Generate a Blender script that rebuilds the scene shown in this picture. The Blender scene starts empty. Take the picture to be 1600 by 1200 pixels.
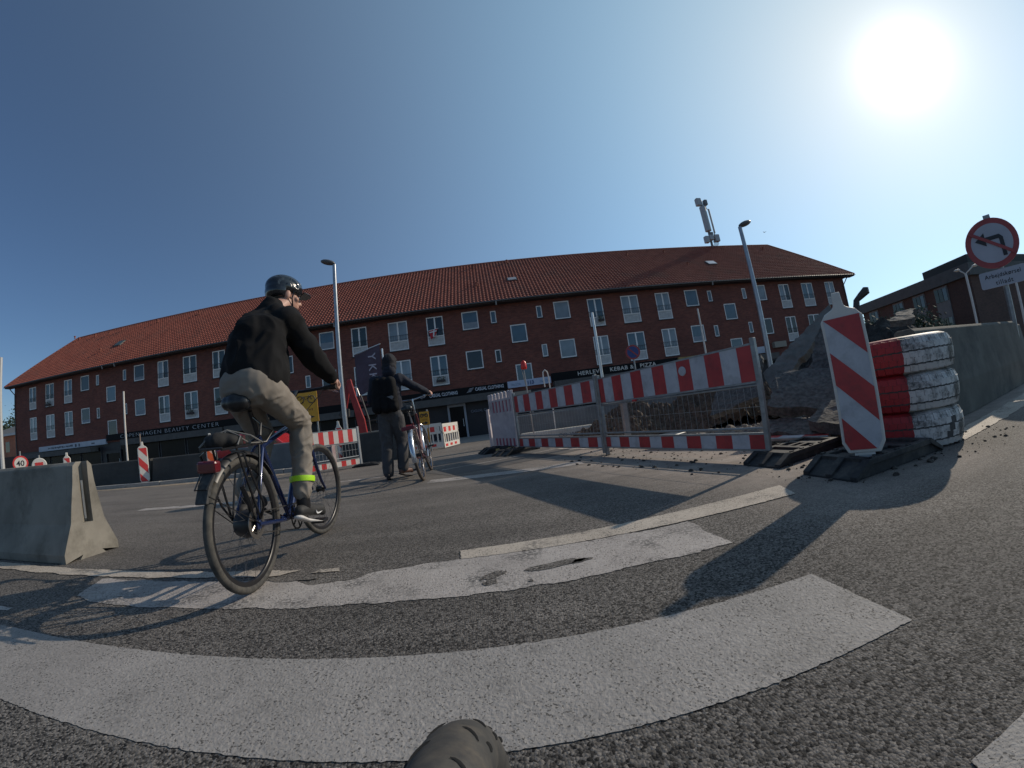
import bpy, bmesh, math, random
from mathutils import Vector, Matrix, noise as mn
random.seed(7)
R=math.radians; PI=math.pi
sc=bpy.context.scene; COL=sc.collection

# ---------------------------------------------------------------- camera
F_PX,K1,K2=589.27,-0.12167,0.017931
YAW,PITCH,ROLL=0.0627638,0.0755874,-0.1338197
CAM_H=0.75
def cam_basis():
    cy,sy,cp,sp=math.cos(YAW),math.sin(YAW),math.cos(PITCH),math.sin(PITCH)
    f=Vector((sy*cp,cy*cp,sp)); r=Vector((cy,-sy,0)); u=r.cross(f)
    c,s=math.cos(ROLL),math.sin(ROLL)
    return r*c+u*s, u*c-r*s, f
CR,CU,CF=cam_basis()
cd=bpy.data.cameras.new('camera'); cam=bpy.data.objects.new('camera',cd); COL.objects.link(cam); sc.camera=cam
cam.matrix_world=Matrix(((CR.x,CU.x,-CF.x,0),(CR.y,CU.y,-CF.y,0),(CR.z,CU.z,-CF.z,CAM_H),(0,0,0,1)))
cd.type='PANO'; cd.panorama_type='FISHEYE_LENS_POLYNOMIAL'
cd.sensor_width=36.0; cd.sensor_fit='HORIZONTAL'; cd.clip_start=0.02; cd.clip_end=2000
cd.fisheye_fov=R(175)
PX2MM=36.0/1600
cd.fisheye_polynomial_k0=0.0; cd.fisheye_polynomial_k1=-0.0745164266; cd.fisheye_polynomial_k2=-0.000364582933
cd.fisheye_polynomial_k3=9.93360678e-05; cd.fisheye_polynomial_k4=-2.43736525e-06

# ---------------------------------------------------------------- sky, sun, exposure
SUN_EL,SUN_AZ=R(30.3),R(66.3)            # azimuth from +y towards +x
SD=Vector((math.cos(SUN_EL)*math.sin(SUN_AZ),math.cos(SUN_EL)*math.cos(SUN_AZ),math.sin(SUN_EL)))
w=bpy.data.worlds.new('World'); sc.world=w; w.use_nodes=True
nt=w.node_tree; nt.nodes.clear()
out=nt.nodes.new('ShaderNodeOutputWorld'); bg=nt.nodes.new('ShaderNodeBackground')
sky=nt.nodes.new('ShaderNodeTexSky'); sky.sky_type='NISHITA'; sky.sun_disc=False
sky.sun_elevation=SUN_EL; sky.sun_rotation=SUN_AZ
sky.air_density=1.0; sky.dust_density=0.1; sky.ozone_density=6.0; sky.altitude=20
bg.inputs['Strength'].default_value=0.075
# aureole: forward scattering of the hazy air round the sun
tc=nt.nodes.new('ShaderNodeTexCoord')
dt=nt.nodes.new('ShaderNodeVectorMath'); dt.operation='DOT_PRODUCT'; dt.inputs[1].default_value=SD
nt.links.new(tc.outputs['Generated'],dt.inputs[0])
def M(op,a,b=None):
    n=nt.nodes.new('ShaderNodeMath'); n.operation=op
    for i,v in enumerate((a,b)):
        if v is None: continue
        if isinstance(v,(int,float)): n.inputs[i].default_value=v
        else: nt.links.new(v,n.inputs[i])
    return n.outputs[0]
c=M('MAXIMUM',dt.outputs['Value'],0.0)
def lobe(prev,power,col):
    v=nt.nodes.new('ShaderNodeVectorMath'); v.operation='SCALE'; v.inputs[0].default_value=col
    nt.links.new(M('POWER',c,power),v.inputs['Scale'])
    a=nt.nodes.new('ShaderNodeVectorMath'); a.operation='ADD'; nt.links.new(prev,a.inputs[0]); nt.links.new(v.outputs[0],a.inputs[1]); return a.outputs[0]
c_lin=c; c=M('MULTIPLY',M('ADD',dt.outputs['Value'],1.0),0.5); skyc=lobe(sky.outputs[0],3.0,(2.9,4.1,4.9)); c=c_lin; skyc=lobe(skyc,4.0,(0.51,1.76,1.58)); skyc=lobe(skyc,12.0,(3.9,2.0,0.0)); skyc=lobe(skyc,420.0,(9,8.5,8)); skyc=lobe(skyc,70.0,(2.2,1.5,0.6))
nt.links.new(skyc,bg.inputs['Color']); nt.links.new(bg.outputs[0],out.inputs['Surface'])
sl=bpy.data.lights.new('sun','SUN'); sl.energy=3.15; sl.angle=R(0.55); sl.color=(1.0,0.87,0.70)
so=bpy.data.objects.new('sun',sl); COL.objects.link(so); so.location=SD*100
so.rotation_euler=SD.to_track_quat('Z','Y').to_euler()
sc.view_settings.view_transform='Standard'; sc.view_settings.look='None'
sc.view_settings.exposure=0.0; sc.view_settings.gamma=1.0; sc.view_settings.use_curve_mapping=False

# ---------------------------------------------------------------- helpers
def px(x,y):
    """ray direction through a photograph pixel"""
    a=(x-800)/F_PX; b=-(y-600)/F_PX; r=math.hypot(a,b); th=r*(1+K1*r*r+K2*r**4)
    s=math.sin(th)/max(r,1e-9)
    return CF*math.cos(th)+CR*(s*a)+CU*(s*b)
def tz(y):
    t=min(max((y-6)/18,0),1); return -0.52*t*t*(3-2*t)
def G(x,y,up=0.0):
    """the point of the ground seen at a pixel"""
    d=px(x,y); Y=0.3; p=None
    if d.y<=0: k=(up-CAM_H)/d.z; return Vector((d.x*k,d.y*k,up))
    f=lambda Y: CAM_H+d.z*Y/d.y-tz(Y)-up
    v=f(Y)
    while Y<60:
        Y2=Y*1.01; v2=f(Y2)
        if v>0>=v2:
            Y=Y+(Y2-Y)*v/(v-v2); break
        Y,v=Y2,v2
    return Vector((d.x*Y/d.y,Y,tz(Y)))
def AY(x,y,Y):
    d=px(x,y); return Vector((d.x*Y/d.y,Y,CAM_H+d.z*Y/d.y))

_m={}
def N(t,kind,**kw):
    n=t.nodes.new(kind)
    for k,v in kw.items(): setattr(n,k,v)
    return n
def mat(name,c1,c2=None,rough=0.6,scale=8.0,bump=0.0,bscale=None,metal=0.0,spec=0.5,detail=4.0,stretch=(1,1,1),dirt=None,dscale=3.0,damt=0.5,coat=0.0,contrast=(0.35,0.65)):
    if name in _m: return _m[name]
    m=bpy.data.materials.new(name); m.use_nodes=True; t=m.node_tree; b=t.nodes['Principled BSDF']
    b.inputs['Roughness'].default_value=rough; b.inputs['Metallic'].default_value=metal
    b.inputs['Specular IOR Level'].default_value=spec
    if coat: b.inputs['Coat Weight'].default_value=coat; b.inputs['Coat Roughness'].default_value=0.08
    co=N(t,'ShaderNodeTexCoord'); mp=N(t,'ShaderNodeMapping'); mp.inputs['Scale'].default_value=stretch
    t.links.new(co.outputs['Object'],mp.inputs['Vector'])
    src=None
    if c2 is not None:
        nz=N(t,'ShaderNodeTexNoise'); nz.inputs['Scale'].default_value=scale; nz.inputs['Detail'].default_value=detail; nz.inputs['Roughness'].default_value=0.6
        t.links.new(mp.outputs[0],nz.inputs['Vector'])
        r=N(t,'ShaderNodeValToRGB'); r.color_ramp.elements[0].position=contrast[0]; r.color_ramp.elements[1].position=contrast[1]
        r.color_ramp.elements[0].color=(*c1,1); r.color_ramp.elements[1].color=(*c2,1)
        t.links.new(nz.outputs['Fac'],r.inputs['Fac']); src=r.outputs['Color']
    if dirt is not None:
        n2=N(t,'ShaderNodeTexNoise'); n2.inputs['Scale'].default_value=dscale; n2.inputs['Detail'].default_value=6; n2.inputs['Roughness'].default_value=0.7
        t.links.new(mp.outputs[0],n2.inputs['Vector'])
        r2=N(t,'ShaderNodeValToRGB'); r2.color_ramp.elements[0].position=0.5; r2.color_ramp.elements[1].position=0.68
        r2.color_ramp.elements[0].color=(0,0,0,1); r2.color_ramp.elements[1].color=(damt,damt,damt,1)
        t.links.new(n2.outputs['Fac'],r2.inputs['Fac'])
        mx=N(t,'ShaderNodeMix',data_type='RGBA'); mx.inputs[7].default_value=(*dirt,1)
        if src: t.links.new(src,mx.inputs[6])
        else: mx.inputs[6].default_value=(*c1,1)
        t.links.new(r2.outputs['Color'],mx.inputs[0]); src=mx.outputs[2]
    if src: t.links.new(src,b.inputs['Base Color'])
    else: b.inputs['Base Color'].default_value=(*c1,1)
    if bump:
        nb=N(t,'ShaderNodeTexNoise'); nb.inputs['Scale'].default_value=bscale or scale*4; nb.inputs['Detail'].default_value=5
        t.links.new(mp.outputs[0],nb.inputs['Vector'])
        bp=N(t,'ShaderNodeBump'); bp.inputs['Strength'].default_value=min(1,bump*20 if bump<0.05 else 1); bp.inputs['Distance'].default_value=bump
        t.links.new(nb.outputs['Fac'],bp.inputs['Height']); t.links.new(bp.outputs[0],b.inputs['Normal'])
    _m[name]=m; return m

class MB:
    def __init__(s): s.v=[];s.f=[];s.mi=[];s.m=0;s.T=Matrix.Identity(4)
    def add(s,vs,fs,mi=None):
        o=len(s.v); s.v+=[tuple(s.T@Vector(p)) for p in vs]; s.f+=[tuple(i+o for i in f) for f in fs]; s.mi+=[s.m if mi is None else mi]*len(fs); return s
    def box(s,c,d,mi=None,rz=0,rx=0,ry=0):
        x,y,z=d[0]/2,d[1]/2,d[2]/2
        T=Matrix.Translation(c)@Matrix.Rotation(rz,4,'Z')@Matrix.Rotation(rx,4,'X')@Matrix.Rotation(ry,4,'Y')
        vs=[T@Vector(p) for p in ((-x,-y,-z),(x,-y,-z),(x,y,-z),(-x,y,-z),(-x,-y,z),(x,-y,z),(x,y,z),(-x,y,z))]
        return s.add(vs,[(0,3,2,1),(4,5,6,7),(0,1,5,4),(1,2,6,5),(2,3,7,6),(3,0,4,7)],mi)
    def box2(s,a,b,mi=None):
        return s.box([(a[i]+b[i])/2 for i in range(3)],[abs(b[i]-a[i]) for i in range(3)],mi)
    def tube(s,pts,rad,n=8,mi=None,closed=False,flat=None,cap=True):
        pts=[Vector(p) for p in pts]; k=len(pts)
        if not hasattr(rad,'__len__'): rad=[rad]*k
        vs=[];fs=[];ref=None
        for i,p in enumerate(pts):
            if closed: t=(pts[(i+1)%k]-pts[i-1]).normalized()
            else: t=(pts[min(i+1,k-1)]-pts[max(i-1,0)]).normalized()
            if ref is None:
                ref=Vector((0,0,1)) if abs(t.z)<0.9 else Vector((1,0,0))
            a=t.cross(ref).normalized(); b=a.cross(t).normalized(); ref=b
            for j in range(n):
                q=2*PI*j/n+PI/n; ra=rad[i]; rb=rad[i]*(flat if flat else 1)
                vs.append(p+a*math.cos(q)*ra+b*math.sin(q)*rb)
        m=k if closed else k-1
        for i in range(m):
            for j in range(n):
                i2=(i+1)%k; j2=(j+1)%n
                fs.append((i*n+j,i*n+j2,i2*n+j2,i2*n+j))
        if not closed and cap: fs.append(tuple(range(n-1,-1,-1))); fs.append(tuple((k-1)*n+j for j in range(n)))
        return s.add(vs,fs,mi)
    def capsule(s,p0,p1,r0,r1,n=12,mi=None):
        p0,p1=Vector(p0),Vector(p1); d=(p1-p0); L=d.length or 1e-6; d=d/L
        pts=[];rr=[]
        for i in range(1,5): a=PI/2*(1-i/4); pts.append(p0-d*r0*math.sin(a)); rr.append(max(r0*math.cos(a),r0*0.02))
        pts[0:0]=[p0-d*r0*0.999]; rr[0:0]=[r0*0.05]
        for i in range(0,4): a=PI/2*(i/4); pts.append(p1+d*r1*math.sin(a)); rr.append(max(r1*math.cos(a),r1*0.02))
        pts.append(p1+d*r1*0.999); rr.append(r1*0.05)
        return s.tube(pts,rr,n,mi)
    def ell(s,c,r,n=16,m=10,mi=None,T=None):
        vs=[];fs=[]
        for i in range(m+1):
            a=PI*i/m
            for j in range(n):
                b=2*PI*j/n; q=Vector((r[0]*math.sin(a)*math.cos(b),r[1]*math.sin(a)*math.sin(b),r[2]*math.cos(a)))
                if T: q=T@q
                vs.append(Vector(c)+q)
        for i in range(m):
            for j in range(n): fs.append((i*n+j,(i+1)*n+j,(i+1)*n+(j+1)%n,i*n+(j+1)%n))
        return s.add(vs,fs,mi)
    def prism(s,poly,z0,z1,mi=None,axis='Z'):
        """poly: 2d points; extruded along axis"""
        n=len(poly)
        mp={'Z':lambda p,z:(p[0],p[1],z),'Y':lambda p,z:(p[0],z,p[1]),'X':lambda p,z:(z,p[0],p[1])}[axis]
        vs=[mp(p,z0) for p in poly]+[mp(p,z1) for p in poly]
        fs=[tuple(range(n-1,-1,-1)),tuple(range(n,2*n))]+[(i,(i+1)%n,n+(i+1)%n,n+i) for i in range(n)]
        return s.add(vs,fs,mi)
    def lathe(s,prof,n=24,mi=None,axis='Z',closed=False):
        vs=[];fs=[];k=len(prof)
        for j in range(n):
            a=2*PI*j/n
            for (r,z) in prof:
                x,y=r*math.cos(a),r*math.sin(a)
                vs.append({'Z':(x,y,z),'X':(z,x,y),'Y':(x,z,y)}[axis])
        for j in range(n):
            j2=(j+1)%n
            for i in range(k if closed else k-1):
                i2=(i+1)%k; fs.append((j*k+i,j2*k+i,j2*k+i2,j*k+i2))
        return s.add(vs,fs,mi)
    def mesh(s,name,mats,smooth=False):
        me=bpy.data.meshes.new(name); me.from_pydata(s.v,[],s.f)
        if not isinstance(mats,(list,tuple)): mats=[mats]
        for m in mats: me.materials.append(m)
        if len(mats)>1: me.polygons.foreach_set('material_index',s.mi)
        bm=bmesh.new(); bm.from_mesh(me); bmesh.ops.recalc_face_normals(bm,faces=bm.faces); bm.to_mesh(me); bm.free()
        if smooth:
            me.polygons.foreach_set('use_smooth',[True]*len(me.polygons))
            me.set_sharp_from_angle(angle=R(smooth if smooth is not True else 40))
        me.update(); return me
    def build(s,name,mats,parent=None,smooth=False,bevel=0,loc=None,rz=0):
        o=bpy.data.objects.new(name,s.mesh(name,mats,smooth)); COL.objects.link(o); o.parent=parent
        if loc is not None: o.location=loc; o.rotation_euler=(0,0,rz)
        if bevel:
            b=o.modifiers.new('b','BEVEL'); b.width=bevel; b.segments=2; b.limit_method='ANGLE'; b.angle_limit=R(35)
        return o
def inst(name,me,parent,loc=(0,0,0),rot=(0,0,0),scale=None):
    o=bpy.data.objects.new(name,me); COL.objects.link(o); o.parent=parent; o.location=loc; o.rotation_euler=rot
    if scale: o.scale=scale
    return o
def thing(name,label,cat,loc=(0,0,0),rz=0,group=None,rot=None):
    o=bpy.data.objects.new(name,None); COL.objects.link(o); o.empty_display_size=0.1
    o.location=loc; o.rotation_euler=rot or (0,0,rz); o['label']=label; o['category']=cat
    if group: o['group']=group
    return o
def tag(o,label,cat,group=None,kind=None):
    o['label']=label; o['category']=cat
    if group: o['group']=group
    if kind: o['kind']=kind
    return o
def struct(o): o['kind']='structure'; return o
def copy_tree(o,parent=None,loc=None,rz=None,label=None,cat=None):
    c=o.copy(); COL.objects.link(c); c.parent=parent
    if loc is not None: c.location=loc
    if rz is not None: c.rotation_euler=(0,0,rz)
    if label: c['label']=label
    for ch in list(o.children): copy_tree(ch,c)
    return c
def text(body,size,loc,rot,m,parent,ext=0.004,name='lettering',ax='LEFT',sx=1.0,off=0.0,sp=1.0):
    cu=bpy.data.curves.new(name,'FONT'); cu.body=body; cu.size=size; cu.extrude=ext; cu.align_x=ax; cu.offset=off
    cu.space_character=sp; cu.resolution_u=3
    cu.materials.append(m); o=bpy.data.objects.new(name,cu); COL.objects.link(o); o.parent=parent
    bpy.context.view_layer.update(); me=bpy.data.meshes.new_from_object(o.evaluated_get(bpy.context.evaluated_depsgraph_get()))
    bpy.data.objects.remove(o); o=bpy.data.objects.new(name,me); COL.objects.link(o); o.parent=parent
    o['kind']='stuff'; o.location=loc; o.rotation_euler=rot; o.scale=(sx,1,1); return o
def clip(poly,a,b,c):
    """keep the side a*x+b*y>=c of a polygon"""
    out=[]; n=len(poly)
    for i in range(n):
        p,q=poly[i],poly[(i+1)%n]; dp=a*p[0]+b*p[1]-c; dq=a*q[0]+b*q[1]-c
        if dp>=0: out.append(p)
        if (dp>=0)!=(dq>=0):
            t=dp/(dp-dq); out.append((p[0]+(q[0]-p[0])*t,p[1]+(q[1]-p[1])*t))
    return out
def blob(mb,name,mats,parent,voxel=0.01,smooth=3,wr=0,wscale=9,wst=(1,1,1),seed=0,fn=None,calm=None):
    """one continuous surface out of overlapping solids"""
    me=mb.mesh(name,mats); o=bpy.data.objects.new(name,me); COL.objects.link(o)
    r=o.modifiers.new('r','REMESH'); r.mode='VOXEL'; r.voxel_size=voxel
    sm=o.modifiers.new('s','SMOOTH'); sm.iterations=smooth; sm.factor=0.6
    bpy.context.view_layer.update()
    dg=bpy.context.evaluated_depsgraph_get(); nm=bpy.data.meshes.new_from_object(o.evaluated_get(dg)); o.modifiers.clear(); o.data=nm
    if not isinstance(mats,(list,tuple)): mats=[mats]
    nm.materials.clear()
    for m in mats: nm.materials.append(m)
    if wr:
        nm.update(); no=[v.normal.copy() for v in nm.vertices]
        for v,n_ in zip(nm.vertices,no):
            p=Vector((v.co.x*wst[0],v.co.y*wst[1],v.co.z*wst[2]))*wscale+Vector((seed*7.1,seed*3.3,0))
            q=p+Vector((mn.noise(p*0.7),mn.noise(p*0.7+Vector((5,1,2))),mn.noise(p*0.7+Vector((1,7,3)))))*0.9
            k=1-abs(mn.noise(q))*3.2
            k2=mn.noise(p*0.45+Vector((3,3,3)))
            s_=1.0 if calm is None else min(1,max(0.12,(v.co.z-calm[0])/(calm[1]-calm[0])))
            v.co+=n_*wr*s_*(max(k,-0.6)*0.8+k2*1.3)
    if fn:
        for p in nm.polygons: p.material_index=fn(p.center)
    nm.polygons.foreach_set('use_smooth',[True]*len(nm.polygons)); nm.update()
    o.parent=parent; return o
# ---------------------------------------------------------------- ground
def road_material():
    m=bpy.data.materials.new('asphalt'); m.use_nodes=True; t=m.node_tree; b=t.nodes['Principled BSDF']; L=t.links.new
    ge=N(t,'ShaderNodeNewGeometry'); P=ge.outputs['Position']
    def noise(sc_,det=5,rg=0.6):
        n=N(t,'ShaderNodeTexNoise'); n.inputs['Scale'].default_value=sc_; n.inputs['Detail'].default_value=det; n.inputs['Roughness'].default_value=rg; L(P,n.inputs['Vector']); return n.outputs['Fac']
    def ramp(f,a,b_,ca,cb):
        r=N(t,'ShaderNodeValToRGB'); r.color_ramp.elements[0].position=a; r.color_ramp.elements[1].position=b_
        r.color_ramp.elements[0].color=(*ca,1); r.color_ramp.elements[1].color=(*cb,1); L(f,r.inputs['Fac']); return r.outputs['Color']
    def mix(fac,a,b_,mode='MIX'):
        n=N(t,'ShaderNodeMix',data_type='RGBA',blend_type=mode)
        for i,v in ((0,fac),(6,a),(7,b_)):
            if isinstance(v,float): n.inputs[i].default_value=v
            elif isinstance(v,tuple): n.inputs[i].default_value=(*v,1)
            else: L(v,n.inputs[i])
        return n.outputs[2]
    def mth(op,a,b_=None):
        n=N(t,'ShaderNodeMath',operation=op)
        for i,v in enumerate((a,b_)):
            if v is None: continue
            if isinstance(v,float): n.inputs[i].default_value=v
            else: L(v,n.inputs[i])
        return n.outputs[0]
    base=ramp(noise(0.55),0.35,0.65,(0.060,0.057,0.055),(0.094,0.089,0.084))
    v=N(t,'ShaderNodeTexVoronoi'); v.inputs['Scale'].default_value=132; L(P,v.inputs['Vector'])
    sep=N(t,'ShaderNodeSeparateColor'); L(v.outputs['Color'],sep.inputs[0])
    stone=ramp(sep.outputs[0],0.05,0.99,(0.10,0.10,0.105),(2.7,2.6,2.5))
    base=mix(1.0,base,stone,'MULTIPLY')
    grit=ramp(noise(260,2),0.3,0.7,(0.6,0.6,0.6),(1.4,1.4,1.4)); base=mix(1.0,base,grit,'MULTIPLY')
    # scuffed, dusty zones round the works
    sx=N(t,'ShaderNodeSeparateXYZ'); L(P,sx.inputs[0]); X,Y=sx.outputs[0],sx.outputs[1]
    def box(lo,hi,src,soft): 
        a=N(t,'ShaderNodeMapRange',interpolation_type='SMOOTHSTEP'); L(src,a.inputs[0]); a.inputs[1].default_value=lo-soft; a.inputs[2].default_value=lo+soft
        c_=N(t,'ShaderNodeMapRange',interpolation_type='SMOOTHSTEP'); L(src,c_.inputs[0]); c_.inputs[1].default_value=hi-soft; c_.inputs[2].default_value=hi+soft; c_.inputs[3].default_value=1; c_.inputs[4].default_value=0
        return mth('MULTIPLY',a.outputs[0],c_.outputs[0])
    diag=mth('ADD',X,mth('MULTIPLY',Y,0.42))
    dz=mth('MULTIPLY',box(2.6,11.5,diag,0.6),box(2.25,8.6,Y,0.5))
    dz2=mth('MULTIPLY',box(1.6,3.3,X,0.4),box(1.5,3.2,Y,0.35))
    dn=ramp(noise(2.3,6,0.7),0.30,0.62,(0.55,)*3,(1,1,1)); sp=N(t,'ShaderNodeSeparateColor'); L(dn,sp.inputs[0])
    dmask=mth('MULTIPLY',mth('MAXIMUM',dz,mth('MULTIPLY',dz2,0.55)),sp.outputs[0])
    dustc=mix(1.0,ramp(noise(11),0.3,0.7,(0.34,0.285,0.245),(0.47,0.40,0.345)),ramp(noise(170,2),0.3,0.7,(0.75,)*3,(1.25,)*3),'MULTIPLY')
    base=mix(mth('MULTIPLY',dmask,0.93),base,dustc)
    # patchy pale tone mixed in, stronger further off
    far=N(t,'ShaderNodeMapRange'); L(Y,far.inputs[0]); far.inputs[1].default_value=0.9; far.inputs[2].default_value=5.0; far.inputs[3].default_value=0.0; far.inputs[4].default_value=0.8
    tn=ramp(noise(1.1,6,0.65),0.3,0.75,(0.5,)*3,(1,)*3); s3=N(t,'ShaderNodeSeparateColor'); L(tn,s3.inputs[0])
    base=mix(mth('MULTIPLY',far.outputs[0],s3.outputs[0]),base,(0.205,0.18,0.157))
    # tyre-polished streaks
    mp=N(t,'ShaderNodeMapping'); mp.inputs['Scale'].default_value=(0.25,2.2,1); L(P,mp.inputs[0]); ns=N(t,'ShaderNodeTexNoise'); ns.inputs['Scale'].default_value=1.6; ns.inputs['Detail'].default_value=5; L(mp.outputs[0],ns.inputs['Vector'])
    base=mix(1.0,base,ramp(ns.outputs['Fac'],0.35,0.7,(0.82,)*3,(1.14,)*3),'MULTIPLY')
    L(base,b.inputs['Base Color']); b.inputs['Roughness'].default_value=0.82; b.inputs['Specular IOR Level'].default_value=0.3
    inv=mth('SUBTRACT',1.0,v.outputs['Distance']); hh=mth('ADD',mth('MULTIPLY',inv,1.0),mth('MULTIPLY',noise(420,2),0.6))
    bp=N(t,'ShaderNodeBump'); bp.inputs['Strength'].default_value=0.75; bp.inputs['Distance'].default_value=0.005; L(hh,bp.inputs['Height']); L(bp.outputs[0],b.inputs['Normal'])
    return m
ASPH=road_material()
ys=[-150,-60,-20,-6,-2,0,1,2,3,4,5,6]+[6+0.75*i for i in range(1,25)]+[26,30,40,60,100,200,400]
xs=[-500,-200,-100,-60,-40,-25,-15,-8,-4,0,4,8,15,25,40,60,100,200,500]
g=MB(); g.v=[(x,y,tz(y)) for y in ys for x in xs]; n=len(xs)
g.f=[(j*n+i,j*n+i+1,(j+1)*n+i+1,(j+1)*n+i) for j in range(len(ys)-1) for i in range(n-1)]; g.mi=[0]*len(g.f)
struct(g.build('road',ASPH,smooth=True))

def paint_material(name,c1,c2,worn=0.5,wscale=7.0):
    m=bpy.data.materials.new(name); m.use_nodes=True; t=m.node_tree; b=t.nodes['Principled BSDF']; L=t.links.new
    P=N(t,'ShaderNodeNewGeometry').outputs['Position']
    def noise(s_,d=5):
        n=N(t,'ShaderNodeTexNoise'); n.inputs['Scale'].default_value=s_; n.inputs['Detail'].default_value=d; L(P,n.inputs['Vector']); return n.outputs['Fac']
    def ramp(f,a,b_,ca,cb):
        r=N(t,'ShaderNodeValToRGB'); r.color_ramp.elements[0].position=a; r.color_ramp.elements[1].position=b_
        r.color_ramp.elements[0].color=(*ca,1); r.color_ramp.elements[1].color=(*cb,1); L(f,r.inputs['Fac']); return r.outputs['Color']
    def mul(a,b_):
        n=N(t,'ShaderNodeMix',data_type='RGBA',blend_type='MULTIPLY'); n.inputs[0].default_value=1; L(a,n.inputs[6]); L(b_,n.inputs[7]); return n.outputs[2]
    c=ramp(noise(3.0,7),0.3,0.7,c1,c2)
    pn=N(t,'ShaderNodeTexNoise'); pn.inputs['Scale'].default_value=135; pn.inputs['Detail'].default_value=1.5; L(P,pn.inputs['Vector'])
    pg=ramp(noise(9,3),0.30,0.70,(0.69,)*3,(0.60,)*3); pgs=N(t,'ShaderNodeSeparateColor'); L(pg,pgs.inputs[0])
    pm=N(t,'ShaderNodeMath',operation='GREATER_THAN'); L(pn.outputs['Fac'],pm.inputs[0]); L(pgs.outputs[0],pm.inputs[1])
    c=mul(c,ramp(noise(60,3),0.3,0.7,(0.84,)*3,(1.1,)*3))
    mx=N(t,'ShaderNodeMix',data_type='RGBA'); L(pm.outputs[0],mx.inputs[0]); L(c,mx.inputs[6]); mx.inputs[7].default_value=(0.09,0.085,0.08,1); c=mx.outputs[2]
    wn=ramp(noise(wscale,9),0.60-worn*0.1,0.66,(0,0,0),(1,1,1)); ws=N(t,'ShaderNodeSeparateColor'); L(wn,ws.inputs[0])
    n2=ramp(noise(55,3),0.42,0.55,(0,0,0),(1,1,1)); w2=N(t,'ShaderNodeSeparateColor'); L(n2,w2.inputs[0])
    wm=N(t,'ShaderNodeMath',operation='MULTIPLY'); L(ws.outputs[0],wm.inputs[0]); L(w2.outputs[0],wm.inputs[1])
    wf=N(t,'ShaderNodeMath',operation='MULTIPLY'); L(wm.outputs[0],wf.inputs[0]); wf.inputs[1].default_value=worn
    mx=N(t,'ShaderNodeMix',data_type='RGBA'); L(wf.outputs[0],mx.inputs[0]); L(c,mx.inputs[6]); mx.inputs[7].default_value=(0.10,0.095,0.09,1)
    L(mx.outputs[2],b.inputs['Base Color']); b.inputs['Roughness'].default_value=0.75; b.inputs['Specular IOR Level'].default_value=0.3
    h=N(t,'ShaderNodeMath',operation='SUBTRACT'); L(noise(110,4),h.inputs[0]); L(pm.outputs[0],h.inputs[1])
    bp=N(t,'ShaderNodeBump'); bp.inputs['Strength'].default_value=0.8; bp.inputs['Distance'].default_value=0.005; L(h.outputs[0],bp.inputs['Height']); L(bp.outputs[0],b.inputs['Normal'])
    return m
WHITE_P=paint_material('thermoplastic_white',(0.25,0.235,0.222),(0.315,0.295,0.28),0.3)
WHITE_W=paint_material('thermoplastic_worn',(0.33,0.30,0.28),(0.42,0.385,0.36),0.9,4.0)
CREAM_P=paint_material('temporary_cream',(0.40,0.35,0.295),(0.49,0.43,0.365),0.9,4.0)
TAR=mat('fresh_tar',(0.035,0.034,0.034),(0.06,0.058,0.055),0.8,40,bump=0.004)
def outline(pts,step=0.02,amp=0.004,seed=0,big=0.0):
    o=[]
    n=len(pts)
    for i in range(n):
        a=Vector(pts[i]).to_2d() if len(pts[i])>2 else Vector(pts[i]); b_=pts[(i+1)%n]; b_=Vector((b_[0],b_[1])); k=max(1,int((b_-a).length/step))
        nr=Vector((-(b_-a).y,(b_-a).x)).normalized()
        for j in range(k):
            p=a+(b_-a)*j/k; q=Vector((p.x*60,p.y*60,seed)); q2=Vector((p.x*6,p.y*6,seed+9))
            o.append(p+nr*(mn.noise(q)*amp+mn.noise(q2)*big))
    return o
def sheet(name,pts,m,lift,parent=None,step=0.02,amp=0.004,seed=0,big=0.0):
    o=outline(pts,step,amp,seed,big); vs=[(p.x,p.y,tz(p.y)+lift) for p in o]
    me=bpy.data.meshes.new(name); bm=bmesh.new(); f=bm.faces.new([bm.verts.new(v) for v in vs]); bm.normal_update()
    if f.normal.z<0: f.normal_flip()
    bmesh.ops.triangulate(bm,faces=[f]); bm.to_mesh(me); bm.free(); me.materials.append(m)
    ob=bpy.data.objects.new(name,me); COL.objects.link(ob); return struct(ob)
sheet('zebra_stripe',[(-2.9,1.20),(-2.45,0.745),(1.074,0.733),(1.068,1.132),(-2.38,1.21)],WHITE_P,0.003,amp=0.006,step=0.012)
sheet('zebra_stripe',[(-2.50,1.655),(-2.2,1.575),(1.02,1.566),(1.0,1.965),(0.3,1.995),(-0.25,2.01),(-0.45,2.0),(-0.75,1.93),(-0.82,1.86),(-1.05,1.82),(-1.2,1.92),(-2.62,1.94)],WHITE_W,0.003,amp=0.012,big=0.025,seed=3)
sheet('zebra_stripe',[(0.72,-0.4),(2.6,-0.4),(2.6,0.33),(0.74,0.335)],WHITE_P,0.003,seed=5)
# cream temporary line along the crossing
sheet('painted_line',[(-4.6,1.98),(-1.3,1.975),(-1.18,2.06),(-4.6,2.14)],CREAM_P,0.005,amp=0.01,big=0.02,seed=8)
sheet('painted_line',[(-1.12,1.99),(-0.95,2.0),(-0.97,2.05),(-1.1,2.04)],CREAM_P,0.005,amp=0.01,seed=9)
sheet('painted_line',[(-0.27,2.005),(0.6,1.99),(1.77,1.97),(1.84,2.20),(0.58,2.155),(-0.285,2.14)],CREAM_P,0.005,amp=0.008,seed=11)
sheet('painted_line',[(3.5,1.93),(5.0,2.13),(8.2,2.75),(8.2,2.95),(5.2,2.42),(3.45,2.12)],CREAM_P,0.005,amp=0.012,big=0.02,seed=13)
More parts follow.
